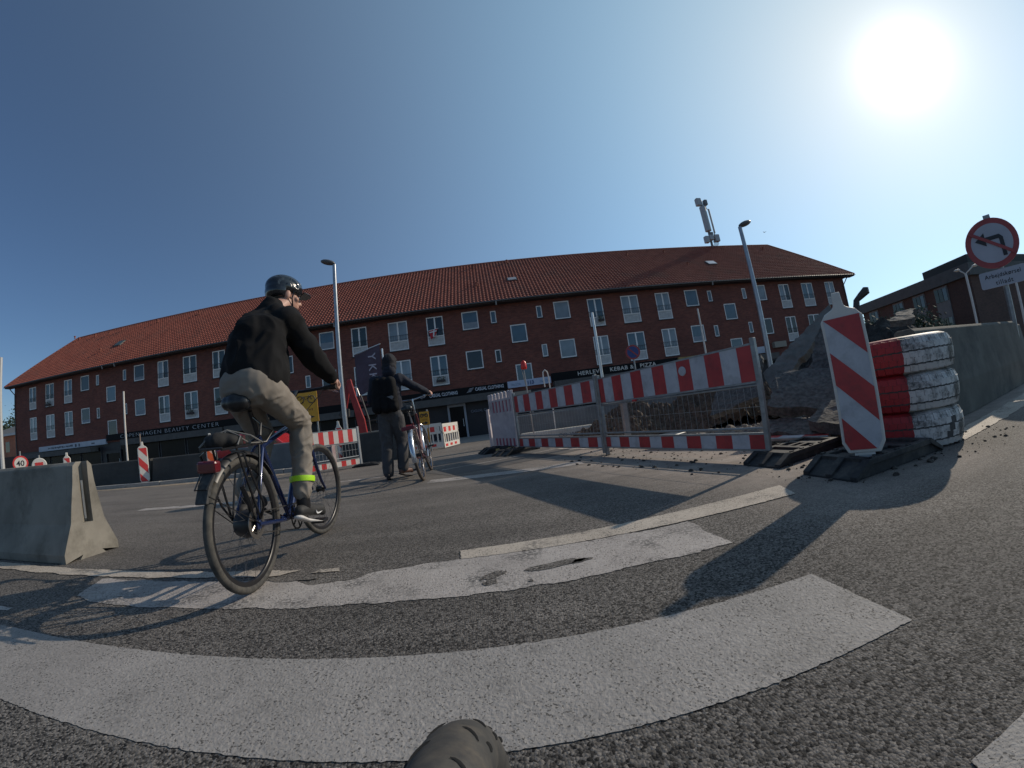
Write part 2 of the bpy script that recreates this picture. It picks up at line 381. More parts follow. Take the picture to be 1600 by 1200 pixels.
# far lane lines
def gline(name,a,b_,w,m,seed,amp=0.01):
    a,b_=Vector(a),Vector(b_); d=(b_-a).normalized(); nr=Vector((-d.y,d.x))*w/2
    sheet(name,[a-nr,b_-nr,b_+nr,a+nr],m,0.003,amp=amp,seed=seed,step=0.05)
gline('painted_line',(-0.93,4.92),(1.05,4.74),0.26,WHITE_W,21)
gline('painted_line',(-5.2,4.62),(-3.6,4.72),0.20,WHITE_W,22,0.03)
gline('painted_line',(-2.6,5.9),(-1.9,5.95),0.1,WHITE_W,23,0.03)
gline('painted_line',(-0.9,5.95),(1.5,7.0),0.05,WHITE_W,24,0.01)
gline('painted_line',(-3.2,1.36),(-2.75,1.38),0.04,WHITE_W,25,0.02)
# dark worn-through spots in the second stripe
def spot(cx,cy,a,b_,rot,seed,m=ASPH,lift=0.0055):
    pts=[]
    for i in range(40):
        q=2*PI*i/40; k=1+0.45*mn.noise(Vector((math.cos(q)*1.3,math.sin(q)*1.3,seed)))+0.12*mn.noise(Vector((math.cos(q)*5,math.sin(q)*5,seed)))
        x,y=a*k*math.cos(q),b_*k*math.sin(q); pts.append((cx+x*math.cos(rot)-y*math.sin(rot),cy+x*math.sin(rot)+y*math.cos(rot)))
    sheet('asphalt_patch',pts,m,lift,amp=0.004,seed=seed,step=0.03)
c=G(868,884); spot(c.x,c.y,0.15,0.035,0.03,4); c=G(772,900); spot(c.x,c.y,0.07,0.028,0.5,6); c=G(765,912); spot(c.x,c.y,0.03,0.03,0.9,16)
c=G(455,906); spot(c.x,c.y,0.16,0.035,0.0,7); c=G(905,877); spot(c.x,c.y,0.035,0.015,0.3,15); c=G(830,909); spot(c.x,c.y,0.012,0.01,0.3,19)
# tar seams and a darker trench patch
sheet('asphalt_patch',[(-0.7,5.25),(0.7,5.75),(2.0,6.4),(1.2,7.5),(-0.4,6.9),(-1.2,5.9)],mat('patch_asphalt',(0.075,0.07,0.066),(0.11,0.10,0.092),0.85,30,bump=0.005),0.003,amp=0.02,step=0.08)

# kerb and traffic island on the left, pavement in front of the shops
KERB=mat('kerb_granite',(0.26,0.24,0.22),(0.36,0.33,0.30),0.8,14,bump=0.003)
SAND=mat('island_surface',(0.17,0.145,0.12),(0.26,0.22,0.185),0.9,6,bump=0.006,bscale=60)
kp=[(-16,8.35),(-11.4,8.46),(-10.0,8.55),(-8.9,8.66),(-7.6,8.95),(-6.2,9.0),(-4.6,9.2),(-3.2,9.7)]
for i in range(len(kp)-1):
    a,b_=Vector(kp[i]),Vector(kp[i+1]); k=max(1,round((b_-a).length/1.0))
    for j in range(k):
        p=a+(b_-a)*j/k; q=a+(b_-a)*(j+1)/k; m_=(p+q)/2; L=(q-p).length-0.012
        mb=MB(); mb.box((0,0,0.04),(L,0.14,0.12)); struct(mb.build('kerb_stone',KERB,bevel=0.012,loc=(m_.x,m_.y,tz(m_.y)),rz=math.atan2((q-p).y,(q-p).x)))
mb=MB(); pl=[(p[0],p[1]+0.06) for p in kp]+[(-2.6,12.5),(-16,12.5)]
ob=sheet('traffic_island',pl,SAND,0.07,step=0.3,amp=0.0)
sheet('dust_strip',[(-13,7.95),(-8,8.1),(-5,8.3),(-5,8.6),(-8,8.75),(-13,8.4)],mat('loose_sand',(0.23,0.175,0.12),(0.32,0.25,0.18),0.95,9,bump=0.004,bscale=90),0.004,amp=0.05,big=0.12,step=0.08)
# pavement along the building, at the far side of the road
PAV=mat('pavement_slab',(0.20,0.18,0.165),(0.29,0.265,0.24),0.85,5,bump=0.003,bscale=50)
mb=MB(); mb.box2((-70,16.6,-0.8),(60,25.2,-0.42)); struct(mb.build('pavement',PAV))
mb=MB()
for i in range(130): mb.box((-65+i+0.5,16.52,-0.52),(0.985,0.14,0.22))
struct(mb.build('pavement_kerb',KERB))
# ---------------------------------------------------------------- the long brick building
FY=25.0; GZ=-0.42
def brick_material(name,ca,cb,mortar,swap='XZ',scale=1.0):
    m=bpy.data.materials.new(name); m.use_nodes=True; t=m.node_tree; b=t.nodes['Principled BSDF']; L=t.links.new
    P=N(t,'ShaderNodeNewGeometry').outputs['Position']; s=N(t,'ShaderNodeSeparateXYZ'); L(P,s.inputs[0]); cmb=N(t,'ShaderNodeCombineXYZ')
    ad=N(t,'ShaderNodeMath',operation='ADD'); L(s.outputs[0],ad.inputs[0]); L(s.outputs[1],ad.inputs[1])
    L(ad.outputs[0],cmb.inputs[0]); L(s.outputs[2],cmb.inputs[1])
    br=N(t,'ShaderNodeTexBrick'); L(cmb.outputs[0],br.inputs['Vector']); br.inputs['Scale'].default_value=1
    br.inputs['Brick Width'].default_value=0.24*scale; br.inputs['Row Height'].default_value=0.067*scale; br.inputs['Mortar Size'].default_value=0.006
    br.inputs['Color1'].default_value=(*ca,1); br.inputs['Color2'].default_value=(*cb,1); br.inputs['Mortar'].default_value=(*mortar,1); br.inputs['Bias'].default_value=-0.1
    nz=N(t,'ShaderNodeTexNoise'); nz.inputs['Scale'].default_value=0.45; nz.inputs['Detail'].default_value=8; nz.inputs['Roughness'].default_value=0.7; L(P,nz.inputs['Vector'])
    r=N(t,'ShaderNodeValToRGB'); r.color_ramp.elements[0].position=0.3; r.color_ramp.elements[1].position=0.7; r.color_ramp.elements[0].color=(0.72,0.72,0.74,1); r.color_ramp.elements[1].color=(1.25,1.2,1.15,1); L(nz.outputs['Fac'],r.inputs['Fac'])
    mx=N(t,'ShaderNodeMix',data_type='RGBA',blend_type='MULTIPLY'); mx.inputs[0].default_value=1; L(br.outputs['Color'],mx.inputs[6]); L(r.outputs['Color'],mx.inputs[7])
    L(mx.outputs[2],b.inputs['Base Color']); b.inputs['Roughness'].default_value=0.9
    bp=N(t,'ShaderNodeBump'); bp.inputs['Strength'].default_value=0.6; bp.inputs['Distance'].default_value=0.008; bp.invert=True; L(br.outputs['Fac'],bp.inputs['Height']); L(bp.outputs[0],b.inputs['Normal'])
    return m
BRICK=brick_material('red_brick',(0.145,0.043,0.032),(0.235,0.072,0.050),(0.12,0.10,0.085))
DKBRICK=brick_material('dark_brick',(0.085,0.045,0.035),(0.12,0.062,0.048),(0.10,0.09,0.08))
ORBRICK=brick_material('orange_brick',(0.50,0.17,0.09),(0.60,0.22,0.12),(0.3,0.22,0.18))
FRAMEW=mat('window_frame_white',(0.80,0.78,0.76),(0.86,0.85,0.83),0.5,3)
PANELW=mat('parapet_panel',(0.44,0.44,0.43),(0.58,0.58,0.57),0.6,5,dirt=(0.25,0.25,0.25),damt=0.3)
def glass(name,c,rough=0.04,ior=1.9):
    m=mat(name,c,tuple(x*1.7 for x in c),rough,0.7,detail=2); m.node_tree.nodes['Principled BSDF'].inputs['IOR'].default_value=ior; return m
GL=[glass('pane_dark',(0.012,0.018,0.022),0.04,1.6),glass('pane_sky_tint',(0.045,0.08,0.105),0.04,1.7),glass('pane_curtain',(0.16,0.19,0.21),0.04,1.6),glass('pane_green',(0.015,0.028,0.028),0.04,1.6)]  # blue and curtain panes: reflected sky painted into the colour along with curtains
BLACKM=mat('black_metal',(0.02,0.02,0.022),None,0.5)
DARK=mat('shop_dark',(0.013,0.010,0.014),(0.022,0.018,0.022),0.5,2)
TILE=mat('clay_tile',(0.225,0.058,0.036),(0.31,0.090,0.056),0.78,1.7,bump=0.004,bscale=25,dirt=(0.16,0.07,0.05),dscale=0.6,damt=0.55,detail=8)
TILE_H=mat('clay_ridge_tile',(0.20,0.06,0.04),(0.27,0.09,0.06),0.8,4)

bld=thing('apartment_building','long red brick apartment block with red tiled hipped roof and shops below','building',(0,0,0))
ST=[-30.4,-13.95,2.5,18.85]
wins=[]   # (kind,x,z0,z1,w)
for s in ST:
    wins+= [('stair',s,5.38,6.62,1.08),('stair',s,2.66,3.90,1.08)]
    for e in (-1,1):
        wins+= [('small',s+e*1.58,6.90,7.75,0.38),('small',s+e*1.58,4.20,5.05,0.38),('square',s+e*3.17,6.66,7.91,1.10),('square',s+e*3.17,3.95,5.20,1.10)]
doorx=[(-41.0,1.1),(-38.4,1.25),(-35.8,1.1),(-24.75,1.08),(-22.15,1.28),(-19.5,1.12),(-8.4,1.12),(-5.65,1.34),(-3.08,1.14),(8.08,1.1),(10.68,1.32),(13.28,1.14),(24.5,1.1),(27.05,1.25),(29.7,1.1)]
for x,ww in doorx: wins+=[('french',x,5.87,7.87,ww),('french',x,3.17,5.17,ww)]
# wall with openings
WX0,WX1,WZ0,WZ1=-44.0,31.55,2.15,8.36
xs_=sorted(set([WX0,WX1]+[round(x+e*ww/2,3) for k,x,a,b,ww in wins for e in (-1,1)])); zs_=sorted(set([WZ0,WZ1]+[z for k,x,a,b,ww in wins for z in (a,b)]))
def inside(x,z): return any(abs(x-wx)<ww/2 and a<z<b for k,wx,a,b,ww in wins)
wm=MB(); D=0.13
for i in range(len(xs_)-1):
    for j in range(len(zs_)-1):
        x0,x1,z0,z1=xs_[i],xs_[i+1],zs_[j],zs_[j+1]
        if not inside((x0+x1)/2,(z0+z1)/2): wm.add([(x0,FY,z0),(x1,FY,z0),(x1,FY,z1),(x0,FY,z1)],[(0,1,2,3)])
for k,x,a,b,ww in wins:
    x0,x1=x-ww/2,x+ww/2
    for q in (((x0,FY,a),(x0,FY,b),(x0,FY+D,b),(x0,FY+D,a)),((x1,FY,a),(x1,FY+D,a),(x1,FY+D,b),(x1,FY,b)),((x0,FY,a),(x0,FY+D,a),(x1,FY+D,a),(x1,FY,a)),((x0,FY,b),(x1,FY,b),(x1,FY+D,b),(x0,FY+D,b))): wm.add(q,[(0,1,2,3)])
# ends, back
wm.add([(WX0,FY,GZ),(WX0,35.2,GZ),(WX0,35.2,WZ1),(WX0,FY,WZ1)],[(0,1,2,3)]); wm.add([(WX1,FY,GZ),(WX1,35.2,GZ),(WX1,35.2,WZ1),(WX1,FY,WZ1)],[(0,1,2,3)])
wm.add([(WX0,35.2,GZ),(WX1,35.2,GZ),(WX1,35.2,WZ1),(WX0,35.2,WZ1)],[(0,1,2,3)])
me=bpy.data.meshes.new('wall'); me.from_pydata(wm.v,[],wm.f); me.materials.append(BRICK); o=bpy.data.objects.new('wall',me); COL.objects.link(o); o.parent=bld
# window kinds, local origin at the middle of the sill, facing -y
def frame_mb(w,h,t=0.06,mull=0,sill=0.0):
    m=MB(); y=0.02
    m.box2((-w/2,y,0),(-w/2+t,y+0.07,h)); m.box2((w/2-t,y,0),(w/2,y+0.07,h)); m.box2((-w/2+t,y,h-t),(w/2-t,y+0.07,h)); m.box2((-w/2+t,y,0),(w/2-t,y+0.07,t))
    if mull: m.box2((-0.05,y-0.01,sill if sill else t),(0.05,y+0.07,h-t))
    if sill: m.box2((-w/2+t,y,sill-0.03),(w/2-t,y+0.065,sill+0.03))
    return m
FR={}
def window_part(kind,x,a,b_,ww):
    key=(kind,round(ww,2))
    h=b_-a
    if key not in FR:
        t=0.07 if kind!='small' else 0.06
        if kind=='french': f=frame_mb(ww,h,0.07,1,0.64)
        else: f=frame_mb(ww,h,t)
        d={'frame':f.mesh('window',FRAMEW)}
        if kind=='french':
            p=MB(); p.box2((-ww/2+0.07,0.045,0.07),(ww/2-0.07,0.075,0.61))
            for i in range(int(ww/0.11)): p.box((-ww/2+0.12+i*0.11,0.04,0.34),(0.012,0.012,0.5))
            d['panel']=p.mesh('panel',PANELW)
            g_=MB(); hw=(ww/2-0.07-0.05); g_.box2((0,0.055,0.67),(hw,0.065,h-0.07)); d['pane']=[g_.mesh('pane',m_) for m_ in GL]; d['hw']=hw
            r=MB(); r.box2((-ww/2-0.05,-0.1,1.0),(ww/2+0.05,-0.075,1.02)); r.box2((-ww/2-0.05,-0.1,0.72),(ww/2+0.05,-0.085,0.735))
            for i in range(9): r.box((-ww/2+i*ww/8,-0.0875,0.86),(0.012,0.012,0.29))
            r.box((-ww/2-0.04,-0.05,1.01),(0.02,0.11,0.02)); r.box((ww/2+0.04,-0.05,1.01),(0.02,0.11,0.02)); d['rail']=r.mesh('railing',BLACKM)
        else:
            g_=MB(); g_.box2((-ww/2+t,0.055,t),(ww/2-t,0.065,h-t)); d['pane']=[g_.mesh('pane',m_) for m_ in GL]
        FR[key]=d
    d=FR[key]
    f=inst('window',d['frame'],bld,(x,FY,a))
    if kind=='french':
        inst('panel',d['panel'],f); k=random.choice([0,1,1,2,2,3])
        inst('pane',d['pane'][k],f,(-d['hw']-0.05,0,0)); inst('pane',d['pane'][k if random.random()<0.7 else random.choice([0,1,2])],f,(0.05,0,0))
        inst('railing',d['rail'],f)
    else: inst('pane',d['pane'][random.choice([0,1,1,2]) if kind!='stair' else random.choice([0,1,1])],f)
    if kind=='square' and random.random()<0.5:
        c_=MB(); c_.box2((-0.48,0.045,0.08),(0.48,0.053,random.choice([0.3,0.42,0.5]))); c_.build('half_curtain',mat('net_curtain',(0.22,0.26,0.30),(0.28,0.31,0.35),0.8,6),f)
for q in wins: window_part(*q)
sill=MB()
for k,x,a,b,ww in wins:
    if k!='french': sill.box((x,FY-0.015,a-0.03),(ww+0.1,0.07,0.05))
    else: sill.box((x,FY-0.02,a-0.03),(ww+0.12,0.08,0.06))
o=sill.build('sill',mat('slate_sill',(0.06,0.05,0.05),None,0.8),bld); o['kind']='stuff'
# ---- roof
E0,EZ,RY,RZ=24.42,8.26,30.0,13.31; XL,XR,RL,RR=-44.75,32.45,-41.3,28.65
rows=23; per=6; tw=0.245; ncol=int((XR-XL)/tw*per)
rm=MB(); vs=[];prof=[0.0,0.026,0.058,0.072,0.058,0.026]
import array
for r_ in range(rows*2+1):
    k=(r_+1)//2; t0=k/rows; up=0.018 if (r_%2==0 and r_>0) else 0.0   # a lip at each course
    lo=0.0
    y=E0+(RY-E0)*t0; z=EZ+(RZ-EZ)*t0; xl=XL+(RL-XL)*t0; xr=XR+(RR-XR)*t0
    step=(0.022 if r_%2==1 else 0.0)
    for c_ in range(ncol+1):
        x=XL+(XR-XL)*c_/ncol; hgt=prof[c_%per]+ (0.0 if r_%2==1 else 0.042)
        vs.append((min(max(x,xl),xr),y-0.67*hgt,z+0.74*hgt))
W=ncol+1; fs=[]
for r_ in range(rows*2):
    t0=((r_+1)//2)/rows; xl=XL+(RL-XL)*t0; xr=XR+(RR-XR)*t0
    for c_ in range(ncol):
        x=XL+(XR-XL)*c_/ncol
        if x+(XR-XL)/ncol<xl-0.01 or x>xr+0.01: continue
        fs.append((r_*W+c_,r_*W+c_+1,(r_+1)*W+c_+1,(r_+1)*W+c_))
me=bpy.data.meshes.new('roof'); me.from_pydata(vs,[],fs); me.materials.append(TILE); me.polygons.foreach_set('use_smooth',[True]*len(fs)); me.set_sharp_from_angle(angle=R(50)); me.update()
roof=bpy.data.objects.new('roof',me); COL.objects.link(roof); roof.parent=bld
rb=MB(); BY=60-E0
rb.add([(XL,E0,EZ),(RL,RY,RZ),(XL,BY,EZ)],[(0,1,2)]); rb.add([(XR,E0,EZ),(RR,RY,RZ),(XR,BY,EZ)],[(0,1,2)]); rb.add([(XL,BY,EZ),(XR,BY,EZ),(RR,RY,RZ),(RL,RY,RZ)],[(0,1,2,3)])
rb.build('roof_back_slope',TILE,roof)
rt=MB()
for (a,b_) in (((RL,RY,RZ),(RR,RY,RZ)),((XL,E0,EZ),(RL,RY,RZ)),((XR,E0,EZ),(RR,RY,RZ))):
    a,b_=Vector(a),Vector(b_); L=(b_-a).length; n=int(L/0.4); d=(b_-a)/n
    for i in range(n): rt.tube([a+d*i+Vector((0,0,0.02)),a+d*(i+1)*1.0+Vector((0,0,0.035))],[0.115,0.10],7)
rt.build('ridge_tiles',TILE_H,roof)['kind']='stuff'
GUT=mat('zinc_gutter',(0.07,0.065,0.065),(0.10,0.095,0.095),0.5,3)
mb=MB(); mb.tube([(XL,E0-0.08,EZ-0.02),(XR,E0-0.08,EZ-0.02)],0.048,8); mb.build('gutter',GUT,bld)
mb=MB(); mb.box2((XL,E0+0.02,EZ-0.12),(XR,FY,EZ-0.04)); mb.box2((XL+0.01,E0,EZ-0.13),(XR-0.01,E0+0.02,EZ)); mb.build('eaves',mat('eaves_board',(0.05,0.035,0.03),None,0.8),bld)
for x in (-43.85,31.4): 
    mb=MB(); mb.tube([(x,E0-0.08,EZ-0.1),(x,E0+0.02,EZ-0.25),(x,FY-0.07,EZ-0.75),(x,FY-0.07,GZ)],0.045,8); mb.build('downpipe',GUT,bld)
for x in (-30.6,-29.2,-9.9,1.2,17.3): 
    mb=MB(); mb.tube([(x,E0-0.1,EZ-0.03),(x,E0-0.02,EZ-0.28)],0.05,8); mb.build('gutter_outlet',mat('galvanised',(0.3,0.3,0.32),None,0.4,metal=0.6),bld)
def on_roof(pxx,pyy,lift=0.0):
    d=px(pxx,pyy); n_=Vector((0,-(RZ-EZ),RY-E0)).normalized(); p0=Vector((0,E0,EZ)); C=Vector((0,0,CAM_H)); k=(p0-C).dot(n_)/d.dot(n_); return C+d*k+n_*lift
TH=math.atan2(RZ-EZ,RY-E0)
for (a,b_,w_,h_,cc) in ((800,438,0.6,0.45,(0.35,0.33,0.33)),(1111,412,0.75,0.6,(0.6,0.6,0.62)),(188,538,0.75,0.75,(0.07,0.09,0.07))):
    p=on_roof(a,b_,0.09); mb=MB(); mb.box((0,0,0),(w_,h_,0.12)); o=mb.build('roof_light',mat('rooflight_%d'%a,cc,None,0.3),roof); o.location=p; o.rotation_euler=(TH,0,0)
    mb=MB(); mb.box((0,0,-0.01),(w_+0.12,h_+0.12,0.08)); o2=mb.build('flashing',GUT,o)
for (a,b_) in ((118,530),(125,532),(150,527),(172,524),(192,518),(247,505),(312,492),(158,551),(740,420),(745,448),(980,400),(1038,396),(1192,391),(1075,415),(792,412)):
    p=on_roof(a,b_,0.05); mb=MB(); mb.tube([(0,0,0),(0,-0.02,0.22)],0.07,8); mb.ell((0,-0.02,0.24),(0.11,0.11,0.06),8,5); o=mb.build('roof_vent',TILE_H,roof); o.location=p
# ---- ground floor
gfm=MB(); gfm.box2((WX0,FY+0.05,GZ),(WX1,FY+0.25,2.6)); gfm.build('shopfront_wall',DARK,bld)
SHG=mat('shop_glass',(0.006,0.006,0.008),(0.012,0.012,0.014),0.25,0.7,spec=0.12)
xx=-43.2
k=0
while xx<31:
    w_=[2.4,1.9,2.6,1.3][k%4]; k+=1
    if xx+w_>31: break
    if not any(abs(xx+w_/2-s)<1.7 for s in ST) and not (-3.0<xx+w_/2<-1.6) and not (-4.3<xx+w_/2<-0.2):
        mb=MB(); t=0.05
        mb.box2((xx,FY-0.02,GZ+0.35),(xx+t,FY+0.05,1.9)); mb.box2((xx+w_-t,FY-0.02,GZ+0.35),(xx+w_,FY+0.05,1.9)); mb.box2((xx+t,FY-0.02,GZ+0.3),(xx+w_-t,FY+0.05,GZ+0.36)); mb.box2((xx+t,FY-0.02,1.85),(xx+w_-t,FY+0.05,1.9))
        f=mb.build('shop_window',mat('shop_frame',(0.05,0.05,0.055),None,0.5),bld)
        mb=MB(); mb.box2((xx+t,FY+0.0,GZ+0.36),(xx+w_-t,FY+0.02,1.85)); mb.build('pane',SHG,f)
    xx+=w_+0.18
def door(x0,x1,z1,mf,nm='shop_door'):
    t=0.13; mb=MB(); mb.box2((x0,FY-0.1,GZ),(x0+t,FY+0.05,z1)); mb.box2((x1-t,FY-0.1,GZ),(x1,FY+0.05,z1)); mb.box2((x0+t,FY-0.1,z1-t*1.8),(x1-t,FY+0.05,z1)); f=mb.build(nm,mf,bld)
    mb=MB(); mb.box2((x0+t,FY-0.02,GZ+0.02),(x1-t,FY+0.0,z1-t*1.8)); mb.build('door_leaf',SHG,f)
    mb=MB(); mb.tube([(x1-t-0.12,FY-0.07,0.3),(x1-t-0.12,FY-0.07,0.8)],0.015,6); mb.build('handle',FRAMEW,f)
DFR=mat('door_frame_grey',(0.30,0.30,0.33),(0.36,0.36,0.38),0.6,4)
door(-2.87,-1.66,1.86,DFR); door(-31.3,-29.5,1.5,BLACKM,'entrance_door'); door(-14.9,-13.0,1.9,BLACKM,'entrance_door'); door(1.55,2.75,2.1,mat('entrance_frame',(0.35,0.28,0.22),None,0.6),'entrance_door'); door(18.2,19.5,1.9,BLACKM,'entrance_door')
# canopies and fascias
CAN=mat('canopy_grey',(0.085,0.078,0.072),(0.115,0.105,0.098),0.8,3); FAS=mat('fascia_black',(0.008,0.008,0.009),None,0.7,spec=0.2)
SIGNW=mat('sign_white',(0.40,0.43,0.50),(0.48,0.50,0.56),0.5,2)
def seg(name,x0,x1,z0,z1,y0,m_,y1=None,par=None):
    mb=MB(); mb.box2((x0,y0,z0),(x1,y1 if y1 is not None else FY+0.04,z1)); return mb.build(name,m_,par or bld)
seg('canopy',-42.3,-32.2,1.55,1.95,FY-0.75,CAN); seg('canopy',-28.75,-19.0,1.78,2.22,FY-0.75,CAN); seg('canopy',-18.8,-9.0,1.80,2.24,FY-0.75,CAN); seg('canopy',-8.8,0.95,1.80,2.26,FY-0.75,CAN); seg('canopy',4.3,13.4,1.95,2.42,FY-0.75,CAN); seg('canopy',14,22,1.95,2.4,FY-0.75,CAN)
s1=seg('shop_sign',-40.05,-31.08,2.05,2.47,FY-0.16,SIGNW); LET=mat('letter_steel',(0.62,0.62,0.66),None,0.5); LETD=mat('letter_dark',(0.05,0.06,0.09),None,0.5)
random.seed(3)
mb=MB(); x=-38.6
for i in range(22):
    w_=random.uniform(0.08,0.2); mb.box((x,FY-0.165,2.25+random.uniform(-0.02,0.02)),(w_,0.01,random.uniform(0.06,0.16))); x+=w_+0.06
    if x>-35.3: break
mb.box((-34.8,FY-0.165,2.24),(0.2,0.01,0.24)); mb.box((-34.35,FY-0.165,2.24),(0.16,0.01,0.24)); mb.box((-32.6,FY-0.165,2.24),(0.4,0.01,0.09))
mb.build('sign_marks',LETD,s1)['kind']='stuff'
s2=seg('shop_sign',-31.02,-16.2,2.28,2.76,FY-0.14,FAS)
text('COPENHAGEN BEAUTY CENTER',0.42,(-29.4,FY-0.15,2.36),(PI/2,0,0),LET,s2,0.01,sx=1.35,sp=1.22,off=-0.012)
s3=seg('shop_sign',-16.0,-7.5,2.28,2.76,FY-0.14,FAS)
mb=MB(); x=-8.9
for i in range(9):
    mb.tube([(x+0.02*math.sin(j)+j*0.035,FY-0.15,2.5+0.09*math.sin(j*1.9+i)) for j in range(6)],0.016,5); x+=0.14
mb.build('sign_marks',mat('letter_red',(0.16,0.05,0.06),None,0.5),s3)['kind']='stuff'
s4=seg('shop_sign',-7.4,1.22,2.30,2.80,FY-0.14,FAS)
text('CASUAL CLOTHING',0.30,(-3.95,FY-0.15,2.44),(PI/2,0,0),LET,s4,0.01,sx=0.68,off=0.006,sp=1.03); text('CASUAL CLOTHING',0.30,(-0.88,FY-0.15,2.50),(PI/2,0,0),LET,s4,0.01,sx=0.68,off=0.006,sp=1.03)
for x in (-4.55,-1.45):
    mb=MB(); mb.tube([(x+0.28*(i%2)+(0.03*i),FY-0.15,2.46+0.035*i) for i in range(8)],0.014,5); mb.build('logo',LET,s4)
o=text('CASUAL CLOTHING',0.24,(-1.35,FY-0.12,1.12),(PI/2,0,0),mat('letter_dim',(0.22,0.24,0.30),None,0.5),s4,0.004,sx=0.9)
s5=seg('shop_sign',1.27,4.17,2.38,2.82,FY-0.13,mat('sign_paleblue',(0.44,0.48,0.60),None,0.5)); BLU=mat('letter_blue',(0.06,0.10,0.22),None,0.5)
text('113',0.32,(2.55,FY-0.14,2.485),(PI/2,0,0),BLU,s5,0.008,sx=1.0,off=0.012)
for x in (1.5,3.4):
    mb=MB()
    for q in range(3): mb.tube([(x+j*0.09,FY-0.135,2.52+0.06*q+0.03*math.sin(j*1.3+q)) for j in range(8)],0.009,5)
    mb.build('wave_logo',mat('letter_lightblue',(0.2,0.3,0.42),None,0.5),s5)
s6=seg('shop_sign',4.25,13.52,2.45,3.0,FY-0.14,FAS)
for b_,x,w_ in (('HERLEV',6.02,1.0),('KEBAB &',8.32,1.0),('PIZZA',10.55,1.0)): text(b_,0.37,(x,FY-0.15,2.63),(PI/2,0,0),mat('letter_cream',(0.66,0.60,0.54),None,0.5),s6,0.012,sx=1.12,off=0.006,sp=1.12)
seg('shop_sign',13.6,16.1,2.55,2.98,FY-0.12,mat('sign_ochre',(0.30,0.20,0.06),(0.36,0.26,0.09),0.6,2)); seg('shop_sign',19.95,21.4,2.52,3.02,FY-0.14,SIGNW); seg('wall_box',22.12,23.3,2.8,3.25,FY-0.3,mat('box_beige',(0.30,0.27,0.22),None,0.7))
# things on the balconies
fl=thing('flag','small red and white flag hung over a balcony rail, third floor','flag',(-3.2,FY-0.12,6.9))
mb=MB(); mb.tube([(-0.35,0,0.0),(0.35,-0.02,0.1)],0.02,6); mb.build('pole',FRAMEW,fl)
mb=MB(); RED=mat('flag_red',(0.45,0.03,0.04),None,0.8); mb.add([(-0.33,0,0),(0.3,-0.02,0.08),(0.12,-0.05,-0.35),(-0.2,-0.04,-0.62)],[(0,1,2,3)]); mb.add([(-0.33,0.02,0),(0.3,0.0,0.08),(0.12,-0.03,-0.35),(-0.2,-0.02,-0.62)],[(0,3,2,1)]); c_=mb.build('cloth',RED,fl)
mb=MB(); mb.box((0.02,-0.055,-0.2),(0.09,0.01,0.5),ry=R(8)); mb.box((-0.02,-0.058,-0.1),(0.5,0.01,0.08),ry=R(-8)); mb.build('cross',mat('flag_white',(0.7,0.7,0.7),None,0.8),fl)
def flower(x,z,lab,wd=0.6):
    t=thing('flower_box',lab,'flower box',(x,FY-0.16,z),group='planters on balcony rails'); mb=MB(); mb.box((0,0,0),(wd,0.16,0.15)); mb.build('trough',mat('trough_dark',(0.05,0.04,0.04),None,0.8),t)
    mb=MB()
    for i in range(60):
        p=Vector((random.uniform(-wd/2,wd/2),random.uniform(-0.1,0.1),random.uniform(0.05,0.25))); a=random.uniform(0,PI); mb.add([p,p+Vector((0.05*math.cos(a),0.05*math.sin(a),0.03)),p+Vector((0.02,0.01,0.08))],[(0,1,2)])
    mb.build('plant',mat('plant_dark',(0.03,0.045,0.02),(0.06,0.07,0.03),0.8,9),t)['kind']='stuff'
flower(-38.45,6.0,'dark planter under the second balcony window from the left end, top floor',0.7); flower(-22.15,3.55,'planter with trailing plant below the balcony above the beauty centre sign',0.6); flower(-3.05,3.45,'planter on the balcony above the clothing shop signs',0.6); flower(8.3,6.25,'small planter on the top floor balcony left of the kebab sign',0.4); flower(-19.3,4.1,'planter high on the rail right of the trailing one',0.8)
for q,lab in ((780,'lower'),(0,'')):
    pass
# ---- antenna mast on the roof
am=thing('antenna_mast','mobile phone antenna mast with grey cylinders standing on the roof ridge','antenna',(22.2,30.0,13.2))
GRM=mat('antenna_grey',(0.36,0.38,0.40),(0.44,0.46,0.47),0.5,2); DGM=mat('antenna_dark',(0.16,0.17,0.18),None,0.5)
mb=MB(); mb.tube([(0,0,-0.3),(0,0,5.0)],0.11,10); mb.build('pole',DGM,am)
mb=MB(); mb.tube([(-0.12,-0.15,1.7),(-0.12,-0.15,4.2)],0.30,14); mb.build('antenna_cylinder',GRM,am,smooth=True)
mb=MB(); mb.tube([(0.55,-0.1,1.5),(0.55,-0.1,4.0)],0.09,8); mb.tube([(0.55,-0.1,1.5),(0.2,0,0.9),(0.05,0,0.8)],0.05,6); mb.tube([(0.55,-0.1,3.95),(0,0,4.3)],0.04,6); mb.build('side_antenna',GRM,am)
for p,s_ in (((-0.38,-0.1,4.75),(0.5,0.4,0.75)),((0.45,0,4.75),(0.34,0.35,0.55)),((0.30,0,4.45),(0.18,0.2,0.7)),((-0.5,-0.1,0.85),(0.42,0.4,0.65)),((0.6,-0.1,0.95),(0.5,0.4,0.7)),((-0.05,-0.2,1.0),(0.4,0.3,0.5)),((0.15,-0.05,1.45),(0.35,0.3,0.3))):
    mb=MB(); mb.box(p,s_); mb.build('radio_unit',GRM if s_[0]>0.36 else DGM,am,bevel=0.04)
mb=MB()
for i in range(5): mb.tube([(0.1+0.1*i,-0.1,0.9),(0.2+0.12*i,-0.15,0.4),(0.1*i-0.1,0,-0.1)],0.025,5)
mb.build('cables',BLACKM,am)
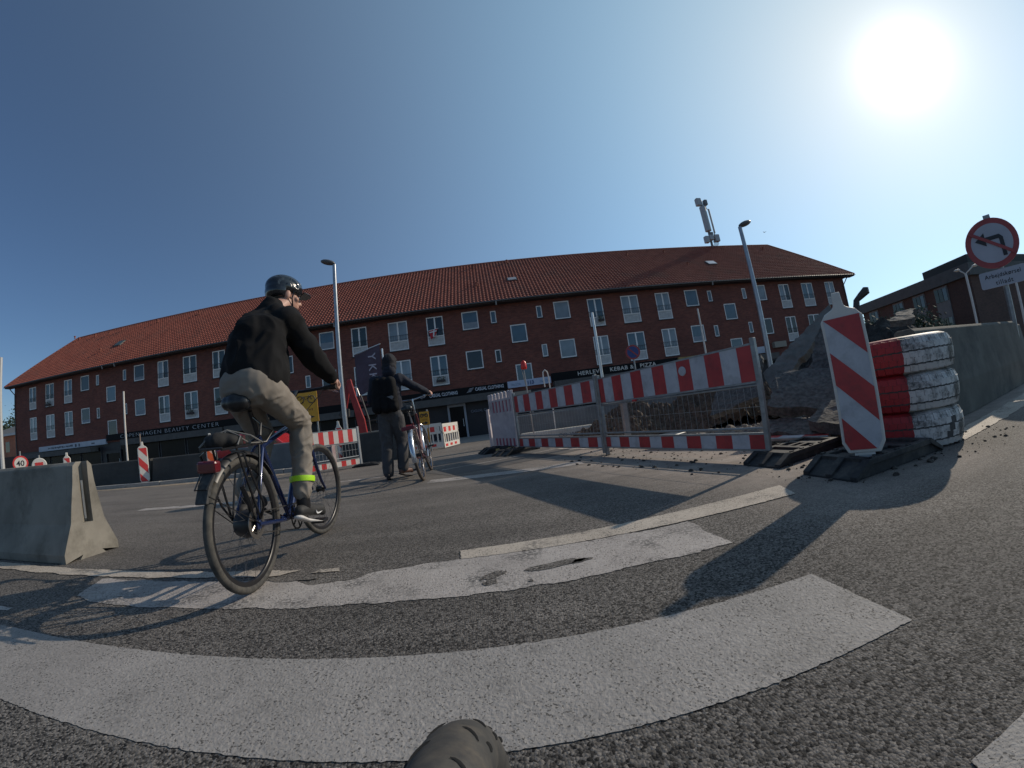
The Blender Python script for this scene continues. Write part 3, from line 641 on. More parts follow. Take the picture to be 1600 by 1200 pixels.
# ---- neighbours
hb=thing('brick_house','small bright orange brick house with grey eaves at far left','house',(-79,42,-0.42))
mb=MB(); mb.box2((-4,0,0),(10,8,6.4)); mb.build('wall',ORBRICK,hb)
for x in (2.0,5.2):
  for z in (3.9,0.8): mb=MB(); mb.box2((x,-0.03,z),(x+1.2,0.02,z+1.6)); mb.build('window',GL[0],hb)
mb=MB(); mb.box2((-4.4,-0.5,6.4),(10.4,8.5,6.75)); mb.build('eaves',mat('eaves_white',(0.55,0.55,0.55),None,0.6),hb)
mb=MB(); mb.add([(-4.4,-0.5,6.76),(10.4,-0.5,6.76),(10.4,8.5,6.76),(-4.4,8.5,6.76),(-2,4,8.4),(8,4,8.4)],[(0,1,5,4),(1,2,5),(2,3,4,5),(3,0,4)]); mb.build('roof',mat('grey_roof',(0.10,0.10,0.10),(0.14,0.14,0.14),0.8,3),hb)
mb=MB(); mb.box2((-4.2,-3.0,0),(10.2,-0.1,3.0)); mb.build('porch',mat('porch_dark',(0.06,0.04,0.035),None,0.8),hb)
# right-hand dark brick block
def pol(az,d,z=0.0): a=R(az); return Vector((d*math.sin(a),d*math.cos(a),z))
rbt=thing('office_building','dark brown brick block with flat roof and pale window strips at far right','building',(0,0,-0.5))
A_=pol(53.0,56.0); C_=pol(64.9,44.0); D_=pol(72.5,58.0); ux=(C_-A_).normalized(); n_=Vector((ux.y,-ux.x,0)); n_=-n_ if n_.dot(C_)>0 else n_
def slab(name,pts,z0,z1,m_,par): mb=MB(); mb.prism([(p.x,p.y) for p in pts],z0,z1); return mb.build(name,m_,par)
B_=A_+(D_-C_)
slab('wall',[A_,C_,D_,B_],0.0,6.7,DKBRICK,rbt)
CONC=mat('roof_fascia',(0.085,0.088,0.085),(0.11,0.112,0.108),0.8,2)
o_=lambda p,k: p+(p-(A_+D_)/2).normalized()*k
slab('roof',[o_(A_,.5),o_(C_,.5),o_(D_,.5),o_(B_,.5)],6.7,7.75,CONC,rbt)
P1=A_.lerp(C_,0.60); ins=(D_-C_).normalized(); slab('penthouse',[P1+ins*1.2,C_+ins*1.2-ux*0.6,D_-ux*0.6,B_.lerp(D_,0.6)],7.75,8.75,mat('penthouse_dark',(0.045,0.05,0.048),None,0.8),rbt)
for az_,nm in ((54.2,'w'),(57.0,'w'),(59.3,'w'),(61.7,'w')):
    d_=pol(az_,1.0); k=None
    M_=Matrix(((d_.x,-ux.x),(d_.y,-ux.y))); sol=M_.inverted()@Vector((A_.x,A_.y)); p=d_*sol[0]
    ang=math.atan2(ux.y,ux.x)
    s=MB(); s.box((0,-0.03,3.4),(1.65,0.1,6.4)); so_=s.build('window_strip',mat('strip_grey',(0.17,0.17,0.165),(0.21,0.21,0.2),0.7,2),rbt); so_.location=(p.x,p.y,0); so_.rotation_euler=(0,0,ang)
    for z in (5.2,2.55,0.0):
        for i in range(3):
            g_=MB(); g_.box((-0.52+0.52*i,-0.10,z+0.65),(0.44,0.05,1.15)); g_.build('pane',GL[[0,1,3][(i+int(z))%3]],so_)
# tree masses
def tree(name,lab,x,y,z0,h,rr,seed,n=2600,trunk=True,col=((0.02,0.035,0.015),(0.045,0.065,0.025)),lf=0.16):
    random.seed(seed); t=thing(name,lab,'tree',(x,y,z0))
    mb=MB(); mb.tube([(0,0,0),(0.1,0,h*0.35),(0.0,0.1,h*0.7)],[rr*0.09,rr*0.06,0.04],8)
    for i in range(7):
        a=i*0.9; mb.tube([(0,0,h*(0.3+0.05*i)),(rr*0.5*math.cos(a),rr*0.5*math.sin(a),h*(0.5+0.05*i))],[rr*0.04,0.02],6)
    mb.build('trunk',mat('bark',(0.05,0.04,0.03),(0.09,0.07,0.05),0.9,8),t)
    cl=[Vector((random.gauss(0,0.45)*rr,random.gauss(0,0.45)*rr,h*(0.62+random.gauss(0,0.14)))) for _ in range(34)]
    mb=MB()
    for i in range(n):
        c_=random.choice(cl); p=c_+Vector((random.gauss(0,1),random.gauss(0,1),random.gauss(0,0.8)))*rr*0.19
        u=Vector((random.gauss(0,1),random.gauss(0,1),random.gauss(0,1))).normalized(); v=u.orthogonal().normalized(); s_=lf*random.uniform(0.6,1.5)
        mb.add([p-u*s_,p+v*s_*0.6,p+u*s_,p-v*s_*0.6],[(0,1,2,3)])
    mb.build('crown',mat('leaves_%s'%name,col[0],col[1],0.7,3),t); return t
tree('broadleaf_tree','dark green tree rising behind the orange brick house',-88,50,-0.42,12.5,3.6,1,3500)
tree('broadleaf_tree','dark leafy tree beside the right end of the long brick block',33.2,24.0,-0.5,5.4,2.2,2,3500)
tree('broadleaf_tree','low dark tree in front of the office block, behind the striped panel',31.5,20.5,-0.5,4.2,2.3,5,3500)
# ---------------------------------------------------------------- works barriers, blocks, signs
random.seed(11)
REDR=mat('reflective_red',(0.36,0.025,0.03),(0.46,0.04,0.04),0.45,5,dirt=(0.10,0.03,0.03),dscale=6,damt=0.5)
WHR=mat('reflective_white',(0.42,0.42,0.45),(0.52,0.52,0.54),0.5,6,dirt=(0.22,0.21,0.21),dscale=5,damt=0.55)
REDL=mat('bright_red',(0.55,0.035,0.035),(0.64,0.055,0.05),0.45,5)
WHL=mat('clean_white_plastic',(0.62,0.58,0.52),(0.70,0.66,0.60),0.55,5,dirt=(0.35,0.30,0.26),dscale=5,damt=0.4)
GALV=mat('galvanised_steel',(0.22,0.23,0.235),(0.32,0.33,0.335),0.45,18,metal=0.55,dirt=(0.16,0.15,0.14),dscale=9,damt=0.6)
ALU=mat('bare_aluminium',(0.5,0.5,0.5),(0.6,0.6,0.6),0.35,10,metal=0.8)
RUB=mat('recycled_rubber',(0.016,0.0165,0.018),(0.03,0.03,0.031),0.75,26,bump=0.003,bscale=120,dirt=(0.12,0.105,0.09),dscale=5,damt=0.55)
CONC2=mat('weathered_concrete',(0.085,0.080,0.068),(0.14,0.133,0.112),0.9,2.2,bump=0.006,bscale=24,dirt=(0.045,0.045,0.043),dscale=1.8,damt=0.8,detail=9)
CONCL=mat('pale_concrete',(0.165,0.152,0.13),(0.25,0.232,0.20),0.9,3.0,bump=0.006,bscale=20,dirt=(0.085,0.078,0.062),dscale=2.3,damt=0.75,detail=9)
CONCD=mat('dark_concrete',(0.038,0.037,0.035),(0.06,0.058,0.054),0.9,1.8,bump=0.005,bscale=20,dirt=(0.045,0.045,0.047),dscale=1.2,damt=0.6,detail=8)
SOIL=mat('excavated_soil',(0.055,0.038,0.026),(0.15,0.11,0.08),0.95,16,bump=0.02,bscale=34,detail=9)

def striped_board(name,parent,L,z0,z1,y,stripes,first_red=True,mats=(REDR,WHR),rim=GALV,th=0.024):
    mb=MB(); x=-L/2; n=len(stripes); tot=sum(stripes); red=first_red
    for s_ in stripes:
        w_=s_/tot*L; mb.box2((x,y-th/2,z0),(x+w_,y+th/2,z1),0 if red else 1); x+=w_; red=not red
    o=mb.build(name,list(mats),parent)
    m2=MB(); m2.box2((-L/2,y-th/2-0.004,z1),(L/2,y+th/2+0.004,z1+0.018)); m2.box2((-L/2,y-th/2-0.004,z0-0.018),(L/2,y+th/2+0.004,z0)); m2.build('edge_rail',rim,o); return o
def fence_panel(name,label,a,b_,za,zb,zrail,zbot,zt,stripes,stripes2,group=None,mats=(REDR,WHR),mesh=True,zrise=0.0,poststop=1.1,midpost=None,wire=0.0017,rail_m=GALV):
    a,b_=Vector(a),Vector(b_); L=(b_-a).length; m_=(a+b_)/2; rz=math.atan2((b_-a).y,(b_-a).x)
    t=thing(name,label,'barrier',(m_.x,m_.y,tz(m_.y)),rz,group)
    for e,z in ((-1,za),(1,zb)):
        mb=MB(); mb.box2((e*L/2-0.022,-0.022,z),(e*L/2+0.022,0.022,poststop)); mb.build('post',rail_m,t,bevel=0.004)
    iL=L-0.05
    striped_board('striped_board',t,iL,zrail[1]+0.02,zt,0,stripes,mats=mats); striped_board('striped_board',t,iL,zbot[0],zbot[1],0,stripes2,mats=mats)
    mb=MB(); mb.tube([(-iL/2,0,zrail[0]),(iL/2,0,zrail[0])],0.012,8); mb.build('rail',rail_m,t)
    mb=MB(); mb.tube([(-iL/2,0,zbot[1]+0.055),(iL/2,0,zbot[1]+0.055)],0.012,8); mb.build('rail',rail_m,t)
    if mesh:
        mb=MB(); n=int(iL/0.074)
        for i in range(1,n): x=-iL/2+i*iL/n; mb.tube([(x,0,zbot[1]+0.055),(x,0,zrail[0])],wire,4,cap=False)
        for k in (0.5,): z=zbot[1]+0.055+(zrail[0]-zbot[1]-0.055)*k; mb.tube([(-iL/2,0.004,z),(iL/2,0.004,z)],wire*1.3,4,cap=False)
        mb.build('wire_mesh',rail_m,t)['kind']='stuff'
    if midpost:
        mb=MB(); mb.box2((midpost-0.03,0.005,zbot[0]-0.02),(midpost+0.03,0.03,zrail[1])); mb.build('middle_post',rail_m,t)
    return t
SW=[0.6,1.5]+[1.5,1.5]*5+[1.3]
fp=fence_panel('works_fence','red and white striped steel mesh barrier panel nearest the tall striped beacon',(1.50,5.07),(2.33,2.87),0.0,0.10,(0.685,0.70),(0.115,0.245),1.04,[0.55,1,1,1,1,1,1,1,1,1,1,1,0.8],[0.5,1,1,1,1,1,1,1,1,1,1,1,0.8],poststop=1.10,group='striped mesh barrier panels')
mb=MB(); mb.lathe([(0.001,-0.022),(0.042,-0.022),(0.05,-0.018),(0.05,-0.014)],16,axis='Y'); st_=mb.build('sticker',WHR,fp); st_.location=(0.33,0,0.93)
mb=MB(); mb.box2((-0.5,-0.035,0.682),(-0.44,-0.012,0.705)); mb.build('cable_tie',REDL,fp)
fp2=fence_panel('works_fence','striped steel mesh barrier panel between the nearest one and the white plastic hoarding',(0.45,7.2),(1.475,5.12),0.09,0.02,(0.70,0.73),(0.105,0.245),1.05,[0.6,1,1,1,1,1,1,1,1,1,1,0.4],[0.6,1,1,1,1,1,1,1,1,1,1,0.4],poststop=1.12,group='striped mesh barrier panels')
# one more post of the row standing behind, seen through the mesh
t=thing('fence_post','grey square post seen through the mesh of the nearest barrier','post',(2.12,5.9,0)); mb=MB(); mb.box((0,0,0.42),(0.09,0.09,0.84)); mb.build('shaft',GALV,t,bevel=0.01); mb=MB(); mb.box((0,0,0.01),(0.2,0.2,0.02)); mb.build('foot',GALV,t)
# third panel lying flat behind the nearest one
lp=thing('works_fence','barrier panel lying flat on the ground behind the standing fence','barrier',(3.0,4.15,0.05),R(-62))
striped=MB(); 
for i in range(9): striped.box2((-1.1+i*0.245,-0.45,0.02),(-1.1+(i+1)*0.245,-0.30,0.045),i%2)
striped.build('striped_board',[REDR,WHR],lp)
mb=MB(); mb.tube([(-1.12,-0.48,0.03),(1.12,-0.48,0.03),(1.12,0.5,0.03),(-1.12,0.5,0.03)],0.02,6,closed=True); mb.build('frame',GALV,lp)
mb=MB()
for i in range(1,40): mb.tube([(-1.12+i*0.057,-0.3,0.03),(-1.12+i*0.057,0.5,0.03)],0.0025,4,cap=False)
mb.build('wire_mesh',GALV,lp)['kind']='stuff'

def rubber_foot(name,label,loc,rz,L=0.82,W=0.40,H=0.115,group=None,tail=True):
    t=thing(name,label,'rubber base',loc,rz,group)
    s_=0.15
    mb=MB(); mb.prism([(-L/2,0.012),(-L/2+s_,H-0.022),(L/2-s_,H-0.022),(L/2,0.012),(L/2,0),(-L/2,0)],-W/2+0.02,W/2-0.02,axis='Y'); mb.build('base_block',RUB,t,bevel=0.008)
    # raised edge beams and ribs leave recesses between them
    mb=MB()
    for e in (-1,1):
        for y in (-W/2+0.025,0.0-0.055*0,W/2-0.025):
            mb.prism([(e*L/2,0.0),(e*L/2,0.03),(e*(L/2-s_),H),(e*(L/2-s_-0.03),H),(e*(L/2-s_-0.03),H-0.03)],y-0.027,y+0.027,axis='Y')
    mb.box2((-L/2+s_,-W/2,H-0.04),(L/2-s_,-W/2+0.05,H)); mb.box2((-L/2+s_,W/2-0.05,H-0.04),(L/2-s_,W/2,H))
    for x in (-L/2+s_+0.03,-0.11,0.11,L/2-s_-0.03): mb.box2((x-0.035,-W/2+0.05,H-0.04),(x+0.035,W/2-0.05,H-0.001))
    mb.box2((-0.075,-0.06,H-0.04),(0.075,-0.028,H-0.001)); mb.box2((-0.075,0.028,H-0.04),(0.075,0.06,H-0.001))
    mb.build('ribs',RUB,t,bevel=0.004)
    mb=MB()
    for i in range(4): mb.box((-L/2+0.2+i*0.14,W/2-0.02,H+0.004),(0.04,0.02,0.008)); mb.box((-L/2+0.2+i*0.14,-W/2+0.02,H+0.004),(0.04,0.02,0.008))
    mb.build('lugs',RUB,t)['kind']='stuff'
    return t
rubber_foot('rubber_foot','black rubber foot block under the tall striped beacon panel',(2.68,2.10,0),R(3),1.05,0.44,0.12,'rubber feet of the works barriers')
rubber_foot('rubber_foot','black rubber foot under the right end post of the nearest mesh barrier',(2.66,2.88,0),R(12),1.05,0.38,0.10,'rubber feet of the works barriers')
rubber_foot('rubber_foot','black rubber foot where the mesh barrier meets the white plastic hoarding',(0.36,7.15,-0.01),R(40),0.9,0.4,0.10,'rubber feet of the works barriers')
rubber_foot('rubber_foot','rubber foot under the far corner of the white plastic hoarding',(0.02,7.9,-0.02),R(20),0.75,0.38,0.12,'rubber feet of the works barriers')
t=rubber_foot('rubber_foot','yellow and black ended rubber foot below the white plastic hoarding',(0.22,7.5,-0.01),R(-15),0.55,0.36,0.12,'rubber feet of the works barriers')
mb=MB(); YEL=mat('yellow_reflector',(0.45,0.33,0.12),None,0.5)
for i in range(2): mb=MB(); mb.box((-0.16+i*0.24,-0.185,0.07),(0.07,0.02,0.08)); mb.build('reflector',YEL,t)

# tall striped beacon panel
def beacon(name,label,loc,rz,W=0.255,H=0.93,z0=0.14,mats=(REDR,WHR),body=WHL,group=None,flip=False,lean=0,handle=True,th=0.05,nred=3):
    t=thing(name,label,'beacon',loc,0,group,rot=(0,lean,rz))
    w=W/2; ch=0.07
    out=[(-w+ch*0.5,z0),(w-ch*0.5,z0),(w,z0+ch),(w,z0+H-ch*0.8),(w-ch*0.55,z0+H-0.005),(0.05,z0+H+0.018),(0.034,z0+H+0.035),(0.028,z0+H+0.13),(-0.028,z0+H+0.13),(-0.034,z0+H+0.035),(-0.05,z0+H+0.018),(-w+ch*0.55,z0+H-0.005),(-w,z0+H-ch*0.8),(-w,z0+ch)]
    mb=MB(); mb.prism(out,-th/2,th/2,axis='Y'); mb.build('housing',body,t,bevel=0.008)
    iw=w-0.020; a,b_=z0+0.025,z0+H-0.045
    base=[(-iw+0.03,a),(iw-0.03,a),(iw,a+0.06),(iw,b_),(-iw,b_),(-iw,a+0.06)]
    sl=-1.15 if not flip else 1.15   # stripes fall to the right
    per=(b_-a+2*iw*0.0)/nred; bd=per*0.5
    def band(c0,c1):   # c0<= z - sl*x <c1
        p=clip(base,-sl,1,c0); return clip(p,sl,-1,-c1) if len(p)>2 else []
    ztop=b_+iw*(1 if sl<0 else 1)
    n=0; c=ztop
    for y0,y1 in ((-th/2-0.006,-th/2),(th/2,th/2+0.006)):
        mb=MB(); mb.prism(base,y0 if y0<0 else y0,y1,axis='Y'); mb.build('face',mats[1],t)
        c=b_-iw*1.0*0+iw; k=0
        top=b_+iw
        m_=MB(); z=top-0.0
        first=True
        pr_=H*0.232; hi=top+1; lo=b_-1.15*iw+0.0
        while hi>a-iw:
            p=band(lo,hi)
            if len(p)>2: m_.prism(p,(y0-0.002) if y0<0 else y0,(y1) if y0<0 else y1+0.002,axis='Y')
            hi=lo-pr_; lo=hi-pr_
        m_.build('red_bands',mats[0],t)['kind']='stuff'
    mb=MB(); mb.box((0,0,z0-0.045),(0.08,0.035,0.1)); mb.box((0,0,z0-0.008),(0.13,0.045,0.016)); mb.build('spigot',body,t)
    return t
beacon('traffic_beacon','tall red and white diagonal striped beacon in front of the stacked tyres',(2.44,1.99,-0.005),R(-52),W=0.275,H=0.975,mats=(REDR,WHR),lean=R(-1.2))
# the three painted tyres
def tyre(label,z,seed,red=(60,215)):
    random.seed(seed); t=thing('tyre',label,'tyre',(3.44,2.37,z),group='painted tyres stacked in front of the concrete block')
    R0,Wd=0.465,0.295
    BT=mat('tyre_black',(0.02,0.02,0.021),(0.035,0.034,0.034),0.85,20,bump=0.003,bscale=80)
    RT=mat('painted_red',(0.34,0.022,0.028),(0.44,0.035,0.04),0.6,6,bump=0.002,bscale=60,dirt=(0.10,0.02,0.022),dscale=7,damt=0.6)
    WT=mat('painted_white',(0.58,0.56,0.53),(0.68,0.66,0.63),0.6,6,bump=0.003,bscale=70,dirt=(0.07,0.068,0.062),dscale=5.5,damt=0.85,contrast=(0.3,0.7))
    if 'tyre_paint' not in _m:
        pm=bpy.data.materials.new('tyre_paint'); pm.use_nodes=True; t_=pm.node_tree; b_=t_.nodes['Principled BSDF']; Lk=t_.links.new; b_.inputs['Roughness'].default_value=0.6
        tc_=N(t_,'ShaderNodeTexCoord'); dp=N(t_,'ShaderNodeVectorMath',operation='DOT_PRODUCT'); dp.inputs[1].default_value=(math.cos(R(137)),math.sin(R(137)),0); Lk(tc_.outputs['Object'],dp.inputs[0])
        nz=N(t_,'ShaderNodeTexNoise'); nz.inputs['Scale'].default_value=14; nz.inputs['Detail'].default_value=4; Lk(tc_.outputs['Object'],nz.inputs['Vector'])
        wob=N(t_,'ShaderNodeMath',operation='MULTIPLY_ADD'); Lk(nz.outputs['Fac'],wob.inputs[0]); wob.inputs[1].default_value=0.03; Lk(dp.outputs['Value'],wob.inputs[2])
        gt=N(t_,'ShaderNodeMath',operation='GREATER_THAN'); Lk(wob.outputs[0],gt.inputs[0]); gt.inputs[1].default_value=0.055
        n2=N(t_,'ShaderNodeTexNoise'); n2.inputs['Scale'].default_value=6; n2.inputs['Detail'].default_value=8; n2.inputs['Roughness'].default_value=0.72; Lk(tc_.outputs['Object'],n2.inputs['Vector'])
        rw_=N(t_,'ShaderNodeValToRGB'); rw_.color_ramp.elements[0].position=0.47; rw_.color_ramp.elements[1].position=0.62; rw_.color_ramp.elements[0].color=(0.56,0.54,0.51,1); rw_.color_ramp.elements[1].color=(0.06,0.058,0.054,1); Lk(n2.outputs['Fac'],rw_.inputs['Fac'])
        rr_=N(t_,'ShaderNodeValToRGB'); rr_.color_ramp.elements[0].position=0.50; rr_.color_ramp.elements[1].position=0.72; rr_.color_ramp.elements[0].color=(0.33,0.022,0.026,1); rr_.color_ramp.elements[1].color=(0.12,0.012,0.014,1); Lk(n2.outputs['Fac'],rr_.inputs['Fac'])
        mx_=N(t_,'ShaderNodeMix',data_type='RGBA'); Lk(gt.outputs[0],mx_.inputs[0]); Lk(rw_.outputs['Color'],mx_.inputs[6]); Lk(rr_.outputs['Color'],mx_.inputs[7]); Lk(mx_.outputs[2],b_.inputs['Base Color'])
        bb_=N(t_,'ShaderNodeBump'); bb_.inputs['Strength'].default_value=0.4; bb_.inputs['Distance'].default_value=0.002; n3=N(t_,'ShaderNodeTexNoise'); n3.inputs['Scale'].default_value=70; Lk(tc_.outputs['Object'],n3.inputs['Vector']); Lk(n3.outputs['Fac'],bb_.inputs['Height']); Lk(bb_.outputs[0],b_.inputs['Normal'])
        _m['tyre_paint']=pm
    RT=WT=_m['tyre_paint']; BT=mat('tyre_groove',(0.05,0.049,0.047),(0.085,0.082,0.078),0.85,20)
    prof=[(R0-0.19,0.03),(R0-0.15,0.0),(R0-0.09,0.0),(R0-0.055,0.010),(R0-0.032,0.030),(R0-0.011,0.075),(R0-0.008,Wd/2),(R0-0.011,Wd-0.075),(R0-0.032,Wd-0.030),(R0-0.055,Wd-0.010),(R0-0.09,Wd),(R0-0.15,Wd),(R0-0.19,Wd-0.03),(R0-0.185,Wd-0.05),(R0-0.09,Wd-0.05),(R0-0.09,0.05),(R0-0.185,0.05)]
    mb=MB(); mb.lathe(prof,72,closed=True)
    me=mb.mesh('carcass',[BT,RT,WT],smooth=35)
    def side(c):
        a=math.degrees(math.atan2(c[1],c[0]))%360; rr=math.hypot(c[0],c[1]); lo,hi=red
        if rr<R0-0.10: return 0
        return 1 if lo<a<hi else 2
    for p in me.polygons:
        s_=side(p.center); rr=math.hypot(p.center.x,p.center.y)
        p.material_index=0 if (0.035<p.center.z<Wd-0.035 and rr>R0-0.06) else s_
    inst('carcass',me,t)
    mb=MB(); rows=5; rh=(Wd-0.035)/rows
    for r_ in range(rows):
        n=46; off=(r_%2)*0.5+random.random()*0.2
        for i in range(n):
            a0=2*PI*(i+off)/n; g=0.0021; a1=a0+2*PI/n; z0=0.018+r_*rh+0.0009; z1=z0+rh-0.0027
            crf=lambda z_: 0.034*(abs(z_/Wd-0.5)*2)**3.0; ra,rb=R0-0.02,R0-0.006; da=g/R0/2*random.uniform(0.6,1.8)
            sk=0.006*(1 if r_%2 else -1)
            vs=[]
            for rr,zz in ((ra,z0),(ra,z1),(rb,z1-0.002),(rb,z0+0.002)):
                for aa in (a0+da,(a0+a1)/2,a1-da):
                    zz2=zz+sk*(aa-a0)/(a1-a0); rq=rr-crf(zz); vs.append((rq*math.cos(aa),rq*math.sin(aa),zz2))
            am=math.degrees((a0+a1)/2)%360; mi=1 if red[0]+random.uniform(-1.5,1.5)<am<red[1] else 2
            # a few scuffed blocks show bare rubber
            if mi==2 and mn.noise(Vector((math.cos(a0)*3,math.sin(a0)*3,r_*0.5+seed*3)))>0.47: mi=0
            fs=[(9,10,7,6),(10,11,8,7),(6,7,4,3),(7,8,5,4),(0,1,10,9),(1,2,11,10),(0,9,6,3),(2,5,8,11)]
            mb.add(vs,fs,mi)
    mb.build('tread_blocks',[BT,RT,WT],t)['kind']='stuff'
    return t
tyre('bottom tyre of the red and white painted stack, worn block tread',0.0,1,(62,216)); tyre('middle tyre of the red and white painted stack',0.295,2,(64,212)); tyre('topmost tyre of the red and white painted stack, black scuff marks on white side',0.59,3,(60,205))

# concrete barriers
def jprofile(h,wt=0.17,wb=0.5,foot=True):
    p=[(wb/2,0.0),(wb/2,0.07*h/0.8),(wt/2+0.07,0.30*h/0.8),(wt/2+0.015,0.62*h/0.8),(wt/2,h-0.03),(wt/2-0.03,h)]
    n=[( wb/2-0.13,0.0),(wb/2-0.16,0.035)] if foot else []
    return [(-x,z) for x,z in n]+[(-x,z) for x,z in p] + [(x,z) for x,z in reversed(p)] + [(x,z) for x,z in reversed(n)]
def jersey(name,label,a,b_,h,m_,group=None,wt=0.17,wb=0.5,slot=True,z=None):
    a,b_=Vector(a),Vector(b_); L=(b_-a).length; c=(a+b_)/2
    t=thing(name,label,'concrete barrier',(c.x,c.y,tz(c.y) if z is None else z),math.atan2((b_-a).y,(b_-a).x),group)
    pr=jprofile(h,wt,wb); d=0.07 if slot else 0
    mb=MB(); mb.prism([(y,z_) for y,z_ in pr],-L/2+d,L/2-d,axis='X'); mb.build('body',m_,t,bevel=0.012)
    if slot:
        for e in (-1,1):
            mb=MB(); x0,x1=(e*(L/2-d)+e*0.0005,e*L/2)
            up=clip(pr,0,1,0.36*h); lo_=clip(pr,0,-1,-0.36*h)
            lft=clip(up,-1,0,0.045); rgt=clip(up,1,0,0.045)
            for q in (lft,rgt,lo_):
                if len(q)>2: mb.prism(q,min(x0,x1),max(x0,x1),axis='X')
            mb.build('end_piece',m_,t)['kind']='stuff'
            mb=MB(); mb.tube([(e*(L/2-0.03),0,0.4*h),(e*(L/2-0.03),0,0.8*h)],0.011,6); mb.build('coupling_bar',GALV,t)
    return t
jersey('concrete_barrier','pale concrete jersey barrier at left edge with its slotted end lit by sun',(-3.36,2.44),(-9.4,2.52),0.765,CONCL)
jersey('concrete_barrier','long dark stained concrete block behind the painted tyre stack',(3.96,2.58),(8.30,3.42),0.975,CONC2,wt=0.20,wb=0.34,slot=False)
jersey('concrete_barrier','next concrete block along, behind the stained one at right edge',(9.4,4.15),(13.0,5.2),1.0,CONC2,wt=0.2,wb=0.34,slot=False)
row=[((-15.2,9.15),(-12.3,9.3),'far left block of the dark concrete row on the island'),((-12.2,9.3),(-9.9,9.42),'dark block of the island row with the striped beacon at its right end'),((-9.8,9.42),(-7.75,9.5),'dark block of the island row right of the striped beacon')]
for a,b_,lab in row: jersey('concrete_barrier',lab,a,b_,0.70,CONCD,group='dark concrete blocks on the island',wt=0.22,wb=0.42,slot=False,z=tz(9.4)+0.03)
MIDC=mat('blue_grey_concrete',(0.10,0.108,0.115),(0.14,0.148,0.155),0.9,2.5,bump=0.005,bscale=18,dirt=(0.08,0.08,0.085),dscale=2,damt=0.5)
jersey('concrete_barrier','blue grey concrete block seen through the frame of the cyclist bicycle',(-7.4,9.85),(-4.35,10.1),0.77,MIDC,wt=0.22,wb=0.42,slot=False)
jersey('concrete_barrier','grey concrete block between the striped fence and the walking man',(-3.95,9.6),(-2.1,9.8),0.78,CONCD,wt=0.22,wb=0.42,slot=False)
jb=jersey('concrete_barrier','pale grey concrete block behind the soil heap with faded lettering along its foot',(0.62,9.5),(4.6,8.9),0.70,mat('block_grey',(0.13,0.135,0.135),(0.18,0.182,0.18),0.9,2,bump=0.004,bscale=20,dirt=(0.12,0.12,0.12),dscale=3,damt=0.6),wt=0.3,wb=0.4,slot=False)
jl=jersey('concrete_barrier','low concrete barrier foot, sunlight put into its pale colour, with dark lettering left of the soil heap',(0.62,8.9),(2.6,8.45),0.27,mat('painted_sunlit_concrete',(0.40,0.36,0.30),(0.5,0.46,0.4),0.9,4,bump=0.004,bscale=20),wt=0.24,wb=0.34,slot=False)  # sunlit lower part of the block, its light painted as paler concrete
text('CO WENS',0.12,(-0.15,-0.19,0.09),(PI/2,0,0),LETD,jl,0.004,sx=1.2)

# sunlit red and white mesh barrier in the middle distance
f1=fence_panel('works_fence','sunlit red and white barrier panel beyond the cyclist front wheel',(-4.02,7.42),(-3.08,8.42),0.0,0.0,(0.545,0.56),(0.07,0.19),0.86,[0.6]+[1]*11,[0.6]+[1]*11,mats=(REDL,WHL),poststop=0.90,wire=0.003,group='striped mesh barrier panels',rail_m=mat('painted_sunlit_steel',(0.42,0.42,0.42),None,0.5,metal=0.3))  # rails in a lighter steel, sunlight put into the colour
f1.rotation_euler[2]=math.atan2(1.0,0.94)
mb=MB(); mb.box2((0.02,-0.03,0.1),(0.09,0.02,0.56)); o=mb.build('striped_brace',mat('pink_brace',(0.5,0.3,0.28),(0.6,0.5,0.45),0.5,9),f1)
rubber_foot('rubber_foot','small rubber foot at the right end of the sunlit barrier panel',(-2.98,8.45,tz(8.45)),R(10),0.6,0.3,0.07,'rubber feet of the works barriers')
